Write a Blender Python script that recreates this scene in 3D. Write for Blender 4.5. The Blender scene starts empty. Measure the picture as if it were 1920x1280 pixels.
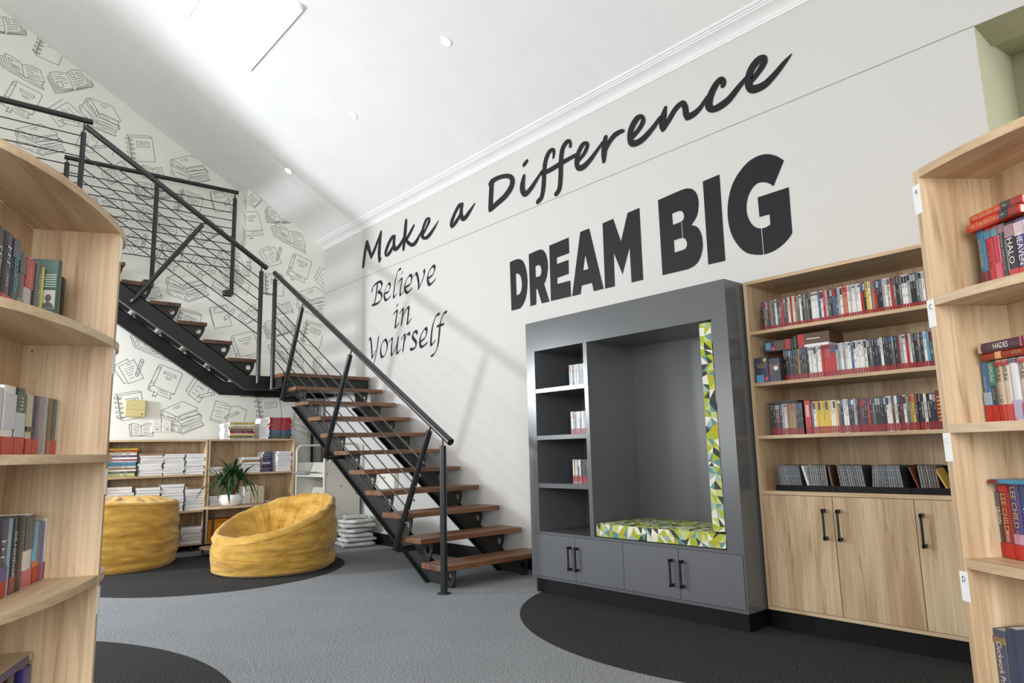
import bpy, bmesh, math, random
from mathutils import Vector, Matrix, noise as mnoise

SC = bpy.context.scene
COL = SC.collection

def lin(c):
    c /= 255.0
    return c / 12.92 if c <= 0.04045 else ((c + 0.055) / 1.055) ** 2.4
def rgb(r, g, b):
    return (lin(r), lin(g), lin(b), 1.0)

# ------------------------------------------------------------------ camera
FPX = 1295.35
cam_d = bpy.data.cameras.new('camera')
cam = bpy.data.objects.new('camera', cam_d)
COL.objects.link(cam)
cam_d.sensor_fit = 'HORIZONTAL'
cam_d.sensor_width = 36.0
cam_d.lens = FPX * 36.0 / 1920.0
cam_d.clip_start = 0.05
cam_d.clip_end = 100
CAMR = ((0.6537626, 0.75629388, -0.02477946), (-0.13465248, 0.08404861, -0.9873219), (-0.74462284, 0.64881075, 0.15678469))
m = Matrix(((CAMR[0][0], -CAMR[1][0], -CAMR[2][0]), (CAMR[0][1], -CAMR[1][1], -CAMR[2][1]), (CAMR[0][2], -CAMR[1][2], -CAMR[2][2])))
cam.matrix_world = Matrix.Translation((9.288, -4.4496, 1.08)) @ m.to_4x4()
SC.camera = cam

# ------------------------------------------------------------------ world, lights, exposure
SC.view_settings.view_transform = 'Standard'
SC.view_settings.look = 'None'
SC.view_settings.gamma = 1.0
SC.view_settings.use_curve_mapping = False
SC.view_settings.exposure = -0.22
world = bpy.data.worlds.new('daylight')
SC.world = world
world.use_nodes = True
wbg = world.node_tree.nodes['Background']
wbg.inputs[0].default_value = (1.0, 0.968, 0.86, 1)
wbg.inputs[1].default_value = 0.82

def area(name, loc, target, size, power, color=(1, 1, 1), sizey=None, shape='DISK'):
    d = bpy.data.lights.new(name, 'AREA')
    d.shape = shape if sizey is None else 'RECTANGLE'
    d.size = size
    if sizey: d.size_y = sizey
    d.energy = power
    d.color = color
    o = bpy.data.objects.new(name, d)
    COL.objects.link(o)
    o.location = loc
    o.rotation_euler = (Vector(target) - Vector(loc)).to_track_quat('-Z', 'Y').to_euler()
    return o
# low side window beneath the upper landing (throws the railing shadow on the long wall)
area('side_window_light', (0.9, -5.3, 2.1), (3.6, 0.0, 2.9), 0.5, 212, (0.90, 0.955, 1.0))
# window behind and to the right of the camera
area('end_window_light', (10.8, -6.2, 2.0), (6.2, -4.3, 1.1), 2.6, 240, (0.98, 0.99, 1.0), sizey=2.0)
area('rear_fill_light', (3.4, -6.7, 1.5), (1.2, -1.0, 1.3), 4.0, 120, (0.94, 0.97, 1.0), sizey=1.5)  # unseen fill, added to brighten the lower wallpapered wall

# ------------------------------------------------------------------ materials
MATS = {}
def mat(name, col, rough=0.5, metal=0.0, spec=0.5, bump=None, coat=0.0):
    if name in MATS: return MATS[name]
    M = bpy.data.materials.new(name); M.use_nodes = True
    nt = M.node_tree; b = nt.nodes['Principled BSDF']
    b.inputs['Base Color'].default_value = col
    b.inputs['Roughness'].default_value = rough
    b.inputs['Metallic'].default_value = metal
    b.inputs['Specular IOR Level'].default_value = spec
    b.inputs['Coat Weight'].default_value = coat
    # slight procedural variation so that no surface is perfectly flat in colour
    tc = nt.nodes.new('ShaderNodeTexCoord')
    n = nt.nodes.new('ShaderNodeTexNoise'); n.inputs['Scale'].default_value = bump[0] if bump else 3.0
    n.inputs['Detail'].default_value = 4
    nt.links.new(tc.outputs['Object'], n.inputs['Vector'])
    mx = nt.nodes.new('ShaderNodeMixRGB'); mx.blend_type = 'MULTIPLY'; mx.inputs[0].default_value = 1.0
    mx.inputs[1].default_value = col
    rp = nt.nodes.new('ShaderNodeValToRGB')
    v = bump[2] if bump and len(bump) > 2 else 0.04
    rp.color_ramp.elements[0].position = 0.3; rp.color_ramp.elements[0].color = (1 - v, 1 - v, 1 - v, 1)
    rp.color_ramp.elements[1].position = 0.7; rp.color_ramp.elements[1].color = (1, 1, 1, 1)
    nt.links.new(n.outputs['Fac'], rp.inputs[0]); nt.links.new(rp.outputs[0], mx.inputs[2])
    nt.links.new(mx.outputs[0], b.inputs['Base Color'])
    if bump:
        bp = nt.nodes.new('ShaderNodeBump'); bp.inputs['Strength'].default_value = bump[1]; bp.inputs['Distance'].default_value = 0.01
        nt.links.new(n.outputs['Fac'], bp.inputs['Height']); nt.links.new(bp.outputs[0], b.inputs['Normal'])
    MATS[name] = M
    return M

def wood(name, axis, c_dark, c_mid, c_light, rough=0.45, freq=9.0, knots=True):
    if name in MATS: return MATS[name]
    M = bpy.data.materials.new(name); M.use_nodes = True
    nt = M.node_tree; b = nt.nodes['Principled BSDF']; L = nt.links
    tc = nt.nodes.new('ShaderNodeTexCoord'); oi = nt.nodes.new('ShaderNodeObjectInfo')
    ad = nt.nodes.new('ShaderNodeVectorMath'); ad.operation = 'MULTIPLY_ADD'
    L.new(oi.outputs['Random'], ad.inputs[0]); ad.inputs[1].default_value = (7.3, 5.1, 9.7); L.new(tc.outputs['Object'], ad.inputs[2])
    def scaled(f, along):
        mp = nt.nodes.new('ShaderNodeMapping'); s = [f, f, f]; s[axis] = f * along
        mp.inputs['Scale'].default_value = s; L.new(ad.outputs[0], mp.inputs['Vector']); return mp
    n1 = nt.nodes.new('ShaderNodeTexNoise'); n1.inputs['Scale'].default_value = 1.0; n1.inputs['Detail'].default_value = 5; n1.inputs['Distortion'].default_value = 0.9
    L.new(scaled(freq, 0.10).outputs[0], n1.inputs['Vector'])
    n2 = nt.nodes.new('ShaderNodeTexNoise'); n2.inputs['Scale'].default_value = 1.0; n2.inputs['Detail'].default_value = 3
    L.new(scaled(110, 0.02).outputs[0], n2.inputs['Vector'])
    n3 = nt.nodes.new('ShaderNodeTexNoise'); n3.inputs['Scale'].default_value = 1.0; n3.inputs['Detail'].default_value = 2; n3.inputs['Distortion'].default_value = 2.2
    L.new(scaled(freq * 2.6, 0.07).outputs[0], n3.inputs['Vector'])
    r = nt.nodes.new('ShaderNodeValToRGB'); e = r.color_ramp.elements
    e[0].position = 0.30; e[0].color = c_dark; e[1].position = 0.72; e[1].color = c_light
    k = r.color_ramp.elements.new(0.5); k.color = c_mid
    L.new(n1.outputs['Fac'], r.inputs[0])
    m1 = nt.nodes.new('ShaderNodeMixRGB'); m1.blend_type = 'MULTIPLY'; m1.inputs[0].default_value = 0.55
    r2 = nt.nodes.new('ShaderNodeValToRGB'); r2.color_ramp.elements[0].position = 0.3; r2.color_ramp.elements[0].color = (0.66, 0.62, 0.58, 1); r2.color_ramp.elements[1].position = 0.62
    L.new(n2.outputs['Fac'], r2.inputs[0]); L.new(r.outputs[0], m1.inputs[1]); L.new(r2.outputs[0], m1.inputs[2])
    m2 = nt.nodes.new('ShaderNodeMixRGB'); m2.blend_type = 'MULTIPLY'; m2.inputs[0].default_value = 0.6 if knots else 0.2
    r3 = nt.nodes.new('ShaderNodeValToRGB'); r3.color_ramp.elements[0].position = 0.28; r3.color_ramp.elements[0].color = (0.5, 0.42, 0.36, 1); r3.color_ramp.elements[1].position = 0.42
    L.new(n3.outputs['Fac'], r3.inputs[0]); L.new(m1.outputs[0], m2.inputs[1]); L.new(r3.outputs[0], m2.inputs[2])
    L.new(m2.outputs[0], b.inputs['Base Color'])
    b.inputs['Roughness'].default_value = rough
    bp = nt.nodes.new('ShaderNodeBump'); bp.inputs['Strength'].default_value = 0.06; bp.inputs['Distance'].default_value = 0.004
    L.new(n2.outputs['Fac'], bp.inputs['Height']); L.new(bp.outputs[0], b.inputs['Normal'])
    MATS[name] = M
    return M

OAKC = (rgb(184, 152, 117), rgb(207, 180, 146), rgb(221, 199, 166))
OAK_V = wood('oak_vertical', 2, *OAKC)
OAK_X = wood('oak_along', 0, *OAKC, knots=False)
OAK_Y = wood('oak_across', 1, *OAKC, knots=False)
TREADW = wood('tread_timber', 1, rgb(84, 54, 35), rgb(118, 80, 54), rgb(140, 98, 68), rough=0.4, freq=12)
TREADX = wood('tread_timber_across', 0, rgb(62, 40, 28), rgb(92, 62, 44), rgb(112, 78, 56), rough=0.4, freq=12)
WALLP = mat('wall_paint', rgb(210, 208, 206), 0.7, bump=(180, 0.03, 0.015))
CEILP = mat('ceiling_paint', rgb(238, 238, 238), 0.75)
TRIMW = mat('trim_white', rgb(242, 242, 243), 0.55)
PAPER = mat('wallpaper_ground', rgb(238, 238, 231), 0.65)
INK = mat('wallpaper_ink', rgb(122, 124, 122), 0.7)
BLACKL = mat('vinyl_black', rgb(27, 29, 34), 0.5, spec=0.3)
STEEL = mat('black_steel', rgb(30, 31, 33), 0.32, spec=0.55)
STEELM = mat('black_steel_matt', rgb(27, 28, 29), 0.45)
ROD = mat('steel_rod', rgb(42, 43, 45), 0.35)
GREY = mat('grey_lacquer', rgb(92, 94, 98), 0.24, spec=0.6)
GREYD = mat('grey_lacquer_door', rgb(95, 97, 104), 0.34, spec=0.6)
KICK = mat('black_plinth', rgb(12, 13, 14), 0.55, spec=0.25)
HANDLE = mat('handle_black', rgb(18, 18, 19), 0.35)
GROOVE = mat('groove_shadow_gap', rgb(150, 150, 146), 0.8)
GREENLIT = mat('reveal_green_light', rgb(214, 216, 194), 0.7)  # white-painted reveal; green light from outdoors is put into its colour
GREENLIT_DIM = mat('niche_green_light_dim', rgb(158, 153, 128), 0.7)  # soffit and back: dimmer green outdoor light put into the colour
CREAMM = mat('cream_metal', rgb(216, 214, 204), 0.4)
POTW = mat('pot_white', rgb(240, 240, 238), 0.25)
LEAF = mat('leaf_green', rgb(38, 84, 46), 0.4, bump=(30, 0.1, 0.4))
STEM = mat('stem_brown', rgb(92, 66, 46), 0.7)
ORANGE = mat('orange_crate', rgb(222, 140, 24), 0.5)
ALARM = mat('yellowed_plastic', rgb(214, 200, 142), 0.45)
SOCK = mat('socket_white', rgb(238, 236, 228), 0.4)
DARK = mat('near_black', rgb(24, 25, 27), 0.5)
PAGES = mat('paper_pages', rgb(226, 222, 212), 0.8, bump=(60, 0.1, 0.10))
PAGEW = mat('paper_white', rgb(236, 236, 238), 0.8, bump=(60, 0.1, 0.08))
PLASTICW = mat('wrap_plastic', rgb(226, 226, 224), 0.3, bump=(14, 0.5, 0.2))
REDB = mat('red_band', rgb(150, 20, 26), 0.35)
REDL = mat('red_band_bright', rgb(186, 42, 32), 0.35)
PINK = mat('pink_dot', rgb(244, 70, 130), 0.5)
TAGW = mat('tag_white', rgb(240, 240, 242), 0.5)
TXTB = mat('text_black', rgb(30, 32, 36), 0.5)
TXTW = mat('text_white', rgb(236, 234, 228), 0.5)
TXTG = mat('text_gold', rgb(206, 168, 96), 0.4)
TXTC = mat('text_cyan', rgb(90, 184, 224), 0.4)
BRASS = mat('screw_metal', rgb(120, 116, 104), 0.35, metal=0.8)

def emis(name, col, s):
    M = bpy.data.materials.new(name); M.use_nodes = True
    b = M.node_tree.nodes['Principled BSDF']
    b.inputs['Base Color'].default_value = (0.8, 0.8, 0.8, 1)
    b.inputs['Emission Color'].default_value = col
    b.inputs['Emission Strength'].default_value = s
    return M
SKYL = emis('skylight_daylight', (1, 1, 1, 1), 3.0)
LAMP = emis('downlight_lamp', (1, 0.93, 0.80, 1), 14.0)

def carpet():
    M = bpy.data.materials.new('carpet'); M.use_nodes = True
    nt = M.node_tree; b = nt.nodes['Principled BSDF']; L = nt.links
    g = nt.nodes.new('ShaderNodeNewGeometry')
    flat = nt.nodes.new('ShaderNodeVectorMath'); flat.operation = 'MULTIPLY'; flat.inputs[1].default_value = (1, 1, 0)
    L.new(g.outputs['Position'], flat.inputs[0])
    last = None
    for (cx, cy, rx, ry) in ((2.039, -2.098, 1.263, 1.263), (5.391, -5.251, 2.110, 2.110), (6.80, -0.14, 1.70, 1.535)):
        sc_ = nt.nodes.new('ShaderNodeVectorMath'); sc_.operation = 'DIVIDE'; sc_.inputs[1].default_value = (rx, ry, 1); L.new(flat.outputs[0], sc_.inputs[0])
        d = nt.nodes.new('ShaderNodeVectorMath'); d.operation = 'DISTANCE'; d.inputs[1].default_value = (cx / rx, cy / ry, 0)
        L.new(sc_.outputs[0], d.inputs[0])
        lt = nt.nodes.new('ShaderNodeMath'); lt.operation = 'LESS_THAN'; lt.inputs[1].default_value = 1.0
        L.new(d.outputs['Value'], lt.inputs[0])
        if last is None: last = lt
        else:
            mx = nt.nodes.new('ShaderNodeMath'); mx.operation = 'MAXIMUM'
            L.new(last.outputs[0], mx.inputs[0]); L.new(lt.outputs[0], mx.inputs[1]); last = mx
    def ramp(fac, c0, c1, p0=0.41, p1=0.60):
        r = nt.nodes.new('ShaderNodeValToRGB'); r.color_ramp.elements[0].position = p0; r.color_ramp.elements[0].color = c0
        r.color_ramp.elements[1].position = p1; r.color_ramp.elements[1].color = c1; L.new(fac, r.inputs[0]); return r
    n = nt.nodes.new('ShaderNodeTexNoise'); n.inputs['Scale'].default_value = 105; n.inputs['Detail'].default_value = 4; n.inputs['Roughness'].default_value = 0.85
    L.new(flat.outputs[0], n.inputs['Vector'])
    w = nt.nodes.new('ShaderNodeTexWave'); w.inputs['Scale'].default_value = 28; w.inputs['Distortion'].default_value = 2.0; w.inputs['Detail'].default_value = 2; w.inputs['Detail Scale'].default_value = 6
    w.bands_direction = 'DIAGONAL'
    L.new(flat.outputs[0], w.inputs['Vector'])
    # carpet tiles half a metre wide, ribs turned by a quarter from tile to tile
    ck = nt.nodes.new('ShaderNodeTexChecker'); ck.inputs['Scale'].default_value = 2.0
    L.new(flat.outputs[0], ck.inputs['Vector'])
    rb = nt.nodes.new('ShaderNodeMath'); rb.operation = 'MULTIPLY'; L.new(w.outputs['Fac'], rb.inputs[0]); L.new(ck.outputs['Fac'], rb.inputs[1])
    light = ramp(n.outputs['Fac'], rgb(92, 95, 99), rgb(172, 175, 180))
    dark = ramp(n.outputs['Fac'], rgb(26, 26, 27), rgb(76, 76, 77))
    mix = nt.nodes.new('ShaderNodeMixRGB'); L.new(last.outputs[0], mix.inputs[0]); L.new(light.outputs[0], mix.inputs[1]); L.new(dark.outputs[0], mix.inputs[2])
    rr = nt.nodes.new('ShaderNodeValToRGB'); rr.color_ramp.elements[0].color = (1, 1, 1, 1); rr.color_ramp.elements[1].color = (0.93, 0.93, 0.93, 1); L.new(rb.outputs[0], rr.inputs[0])
    mu = nt.nodes.new('ShaderNodeMixRGB'); mu.blend_type = 'MULTIPLY'; mu.inputs[0].default_value = 1; L.new(mix.outputs[0], mu.inputs[1]); L.new(rr.outputs[0], mu.inputs[2])
    L.new(mu.outputs[0], b.inputs['Base Color']); b.inputs['Roughness'].default_value = 0.95; b.inputs['Specular IOR Level'].default_value = 0.1
    bp = nt.nodes.new('ShaderNodeBump'); bp.inputs['Strength'].default_value = 0.12; bp.inputs['Distance'].default_value = 0.002
    L.new(n.outputs['Fac'], bp.inputs['Height']); L.new(bp.outputs[0], b.inputs['Normal'])
    return M
CARPET = carpet()

def suede():
    M = bpy.data.materials.new('mustard_suede'); M.use_nodes = True
    nt = M.node_tree; b = nt.nodes['Principled BSDF']; L = nt.links
    tc = nt.nodes.new('ShaderNodeTexCoord')
    n = nt.nodes.new('ShaderNodeTexNoise'); n.inputs['Scale'].default_value = 5; n.inputs['Detail'].default_value = 7; n.inputs['Roughness'].default_value = 0.65
    mp = nt.nodes.new('ShaderNodeMapping'); mp.inputs['Scale'].default_value = (1, 1, 2.6); L.new(tc.outputs['Object'], mp.inputs['Vector']); L.new(mp.outputs[0], n.inputs['Vector'])
    r = nt.nodes.new('ShaderNodeValToRGB'); r.color_ramp.elements[0].position = 0.3; r.color_ramp.elements[0].color = rgb(170, 124, 42)
    r.color_ramp.elements[1].position = 0.72; r.color_ramp.elements[1].color = rgb(214, 174, 90); L.new(n.outputs['Fac'], r.inputs[0])
    L.new(r.outputs[0], b.inputs['Base Color']); b.inputs['Roughness'].default_value = 0.9; b.inputs['Sheen Weight'].default_value = 0.25
    b.inputs['Specular IOR Level'].default_value = 0.15
    bp = nt.nodes.new('ShaderNodeBump'); bp.inputs['Strength'].default_value = 0.35; bp.inputs['Distance'].default_value = 0.02
    L.new(n.outputs['Fac'], bp.inputs['Height']); L.new(bp.outputs[0], b.inputs['Normal'])
    return M
SUEDE = suede()
CUSH = [mat('cushion_' + k, rgb(*c), 0.85, spec=0.15) for k, c in (('lime', (164, 176, 62)), ('pale_lime', (190, 194, 122)), ('cream', (222, 220, 204)), ('teal', (104, 142, 140)), ('slate', (66, 72, 70)), ('yellow', (184, 166, 56)), ('mist', (156, 178, 170)))]

# ------------------------------------------------------------------ mesh helpers
class MB:
    def __init__(s): s.v = []; s.f = []; s.m = []; s.sm = []
    def add(s, vs, fs, mi=0, smooth=False):
        o = len(s.v); s.v += [tuple(v) for v in vs]
        for f in fs: s.f.append([o + i for i in f]); s.m.append(mi); s.sm.append(smooth)
        return s
    def box(s, x0, x1, y0, y1, z0, z1, mi=0):
        V = [(x, y, z) for z in (z0, z1) for y in (y0, y1) for x in (x0, x1)]
        s.add(V, [(0, 2, 3, 1), (4, 5, 7, 6), (0, 1, 5, 4), (1, 3, 7, 5), (3, 2, 6, 7), (2, 0, 4, 6)], mi); return s
    def boxm(s, x0, x1, y0, y1, z0, z1, ms):   # material per face: bottom, top, -y, +x, +y, -x
        V = [(x, y, z) for z in (z0, z1) for y in (y0, y1) for x in (x0, x1)]
        for f, k in zip([(0, 2, 3, 1), (4, 5, 7, 6), (0, 1, 5, 4), (1, 3, 7, 5), (3, 2, 6, 7), (2, 0, 4, 6)], ms):
            s.add(V, [f], k)
        return s
    def prism(s, poly, d0, d1, fn, mi=0):      # polygon (a,b) extruded between d0 and d1; fn(a,b,d) -> xyz
        n = len(poly)
        V = [fn(a, b, d0) for a, b in poly] + [fn(a, b, d1) for a, b in poly]
        F = [tuple(range(n))[::-1], tuple(range(n, 2 * n))] + [(i, (i + 1) % n, n + (i + 1) % n, n + i) for i in range(n)]
        s.add(V, F, mi); return s
    def tube(s, pts, r, n=12, mi=0, caps=True, closed=False):
        P = [Vector(p) for p in pts]; N = len(P); rings = []
        up = None
        for i, p in enumerate(P):
            a = P[i - 1] if (i > 0 or closed) else p; c = P[(i + 1) % N] if (i < N - 1 or closed) else p
            d1 = (p - a).normalized() if (p - a).length > 1e-9 else None; d2 = (c - p).normalized() if (c - p).length > 1e-9 else None
            d = (d1 + d2).normalized() if d1 and d2 else (d1 or d2)
            if up is None:
                up = Vector((0, 0, 1)) if abs(d.z) < 0.9 else Vector((1, 0, 0))
            x = d.cross(up)
            if x.length < 1e-6: x = d.orthogonal()
            x.normalize(); y = x.cross(d).normalized(); up = y
            k = 1.0
            if d1 and d2:
                k = 1.0 / max(0.45, math.cos(d1.angle(d2) / 2))
            rr = r[i] if isinstance(r, (list, tuple)) else r
            ring = []
            for j in range(n):
                t = 2 * math.pi * j / n
                off = x * math.cos(t) * rr + y * math.sin(t) * rr
                if k > 1.001:
                    b = (d2 - d1).normalized()
                    off = off + b * (off.dot(b)) * (k - 1)
                ring.append(p + off)
            rings.append(ring)
        o = len(s.v)
        V = [v for ring in rings for v in ring]; F = []
        for i in range(N if closed else N - 1):
            i2 = (i + 1) % N
            for j in range(n):
                j2 = (j + 1) % n
                F.append((i * n + j, i * n + j2, i2 * n + j2, i2 * n + j))
        s.add(V, F, mi, True)
        if caps and not closed:
            s.add(rings[0], [tuple(range(n))[::-1]], mi); s.add(rings[-1], [tuple(range(n))], mi)
        return s
    def lathe(s, prof, n=32, c=(0, 0, 0), mi=0):
        V = []; F = []
        for r, z in prof:
            for j in range(n):
                t = 2 * math.pi * j / n; V.append((c[0] + r * math.cos(t), c[1] + r * math.sin(t), c[2] + z))
        for i in range(len(prof) - 1):
            for j in range(n):
                j2 = (j + 1) % n; F.append((i * n + j, i * n + j2, (i + 1) * n + j2, (i + 1) * n + j))
        s.add(V, F, mi, True); return s
    def disc(s, c, ax1, ax2, r, n=20, mi=0):
        c = Vector(c); V = [c + ax1 * (r * math.cos(2 * math.pi * j / n)) + ax2 * (r * math.sin(2 * math.pi * j / n)) for j in range(n)]
        s.add(V, [tuple(range(n))], mi); return s
    def mesh(s, name, mats, off=(0, 0, 0), bev=0.0, seg=2, fix=True):
        me = bpy.data.meshes.new(name)
        me.from_pydata([(v[0] - off[0], v[1] - off[1], v[2] - off[2]) for v in s.v], [], s.f)
        for x in (mats if isinstance(mats, (list, tuple)) else [mats]): me.materials.append(x)
        me.polygons.foreach_set('material_index', s.m)
        me.polygons.foreach_set('use_smooth', s.sm)
        if bev > 0 or fix:
            bm = bmesh.new(); bm.from_mesh(me)
            if bev > 0:
                ed = [e for e in bm.edges if e.is_manifold and e.calc_face_angle(0) > 0.6]
                bmesh.ops.bevel(bm, geom=ed, offset=bev, segments=seg, profile=0.5, affect='EDGES', clamp_overlap=True)
            if fix: bmesh.ops.recalc_face_normals(bm, faces=bm.faces)
            bm.to_mesh(me); bm.free()
        me.update()
        return me

def link(name, me, parent=None, loc=(0, 0, 0), rz=0.0):
    o = bpy.data.objects.new(name, me); COL.objects.link(o)
    o.location = loc; o.rotation_euler = (0, 0, rz)
    if parent is not None: o.parent = parent
    return o
def tag(o, label, cat, group=None):
    o['label'] = label; o['category'] = cat
    if group: o['group'] = group
    return o
def thing(name, label, cat, loc=(0, 0, 0), rz=0.0, group=None):
    o = bpy.data.objects.new(name, None); COL.objects.link(o)
    o.empty_display_size = 0.05
    o.location = loc; o.rotation_euler = (0, 0, rz)
    return tag(o, label, cat, group)
def part(name, mb, mats, root, bev=0.0, world=True, seg=2, label=None, fix=True):
    off = tuple(root.location) if world else (0, 0, 0)
    o = link(name, mb.mesh(name, mats, off, bev, seg, fix), root)
    if label: o['label'] = label
    return o
def sub(name, mb, mats, parent, root, bev=0.0, world=True, fix=True):
    off = tuple(root.location) if world else (0, 0, 0)
    return link(name, mb.mesh(name, mats, off, bev, 2, fix), parent)
def struct(name, mb, mats, parent=None, fix=True, bev=0.0):
    o = link(name, mb.mesh(name, mats, (0, 0, 0), bev, 2, fix), parent)
    o['kind'] = 'structure'; return o
def solo(name, mb, mats, label, cat, loc, group=None, bev=0.0, world=True, fix=True):
    off = loc if world else (0, 0, 0)
    return tag(link(name, mb.mesh(name, mats, off, bev, 2, fix), None, loc), label, cat, group)

def text_geo(body, size):
    """Letter outlines of the built-in font as (verts, faces) in the xy plane, centred, with its width and height."""
    cu = bpy.data.curves.new('lettering', 'FONT'); cu.body = body; cu.size = size; cu.resolution_u = 2
    cu.align_x = 'CENTER'; cu.align_y = 'CENTER'
    o = bpy.data.objects.new('lettering', cu); COL.objects.link(o)
    dg = bpy.context.evaluated_depsgraph_get()
    me = bpy.data.meshes.new_from_object(o.evaluated_get(dg))
    V = [v.co.copy() for v in me.vertices]; F = [tuple(p.vertices) for p in me.polygons]
    bpy.data.objects.remove(o); bpy.data.curves.remove(cu); bpy.data.meshes.remove(me)
    return V, F
def add_text(mb, body, size, c, ax, ay, mi=0, fit=None, bold=0.0):
    V, F = text_geo(body, size)
    if not V: return mb
    c = Vector(c); ax = Vector(ax); ay = Vector(ay)
    x0 = min(v.x for v in V); x1 = max(v.x for v in V); y0 = min(v.y for v in V); y1 = max(v.y for v in V)
    sx = sy = 1.0
    if fit: sx = fit[0] / max(1e-6, x1 - x0); sy = fit[1] / max(1e-6, y1 - y0)
    cx = (x0 + x1) / 2; cy = (y0 + y1) / 2
    mb.add([c + ax * ((v.x - cx) * sx) + ay * ((v.y - cy) * sy) for v in V], F, mi)
    return mb

def poly_fill(outer, holes):
    """Triangles of a polygon with holes, via a filled 2D curve."""
    cu = bpy.data.curves.new('outline', 'CURVE'); cu.dimensions = '2D'; cu.fill_mode = 'BOTH'
    for pl in [outer] + list(holes):
        sp = cu.splines.new('POLY'); sp.points.add(len(pl) - 1)
        for p, q in zip(sp.points, pl): p.co = (q[0], q[1], 0, 1)
        sp.use_cyclic_u = True
    o = bpy.data.objects.new('outline', cu); COL.objects.link(o)
    dg = bpy.context.evaluated_depsgraph_get()
    me = bpy.data.meshes.new_from_object(o.evaluated_get(dg))
    V = [(v.co.x, v.co.y) for v in me.vertices]; F = [tuple(p.vertices) for p in me.polygons]
    bpy.data.objects.remove(o); bpy.data.curves.remove(cu); bpy.data.meshes.remove(me)
    return V, F
def plate(mb, outer, holes, d0, d1, fn, mi=0):
    V, F = poly_fill(outer, holes)
    for d in (d0, d1): mb.add([fn(a, b, d) for a, b in V], F, mi)
    for pl in [outer] + list(holes):
        n = len(pl); W = [fn(a, b, d0) for a, b in pl] + [fn(a, b, d1) for a, b in pl]
        mb.add(W, [(i, (i + 1) % n, n + (i + 1) % n, n + i) for i in range(n)], mi)
    return mb
def smooth_poly(pl, n=3, ang=38):
    """Rounds the curved runs of an outline and keeps its real corners."""
    N = len(pl); out = []
    P = [Vector(p) for p in pl]
    def corner(i):
        a = P[i] - P[i - 1]; b = P[(i + 1) % N] - P[i]
        return a.angle(b, 0) > math.radians(ang) or max(a.length, b.length) > 3.2 * min(a.length, b.length)
    C = [corner(i) for i in range(N)]
    for i in range(N):
        j = (i + 1) % N
        p1, p2 = P[i], P[j]
        p0 = P[i - 1] if not C[i] else p1 - (p2 - p1)
        p3 = P[(j + 1) % N] if not C[j] else p2 + (p2 - p1)
        if C[i] and C[j]: out.append(tuple(p1)); continue
        for k in range(n):
            t = k / n
            q = 0.5 * ((2 * p1) + (-p0 + p2) * t + (2 * p0 - 5 * p1 + 4 * p2 - p3) * t * t + (-p0 + 3 * p1 - 3 * p2 + p3) * t ** 3)
            out.append(tuple(q))
    return out
def spline(pts, n=5):
    P = [Vector(p) for p in pts]; out = []; N = len(P)
    for i in range(N - 1):
        p0 = P[max(i - 1, 0)]; p1 = P[i]; p2 = P[i + 1]; p3 = P[min(i + 2, N - 1)]
        for k in range(n):
            t = k / n
            out.append(0.5 * ((2 * p1) + (-p0 + p2) * t + (2 * p0 - 5 * p1 + 4 * p2 - p3) * t * t + (-p0 + 3 * p1 - 3 * p2 + p3) * t ** 3))
    out.append(P[-1]); return out

ORD1 = 'zeroth first second third fourth fifth sixth seventh eighth ninth tenth eleventh twelfth thirteenth fourteenth fifteenth sixteenth seventeenth eighteenth nineteenth'.split()
TENS = {2: 'twenty', 3: 'thirty', 4: 'forty', 5: 'fifty', 6: 'sixty', 7: 'seventy'}
def nth(i):
    if i < 20: return ORD1[i]
    t, u = divmod(i, 10)
    if u == 0: return TENS[t][:-1] + 'ieth'
    return TENS[t] + '-' + ORD1[u]

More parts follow.
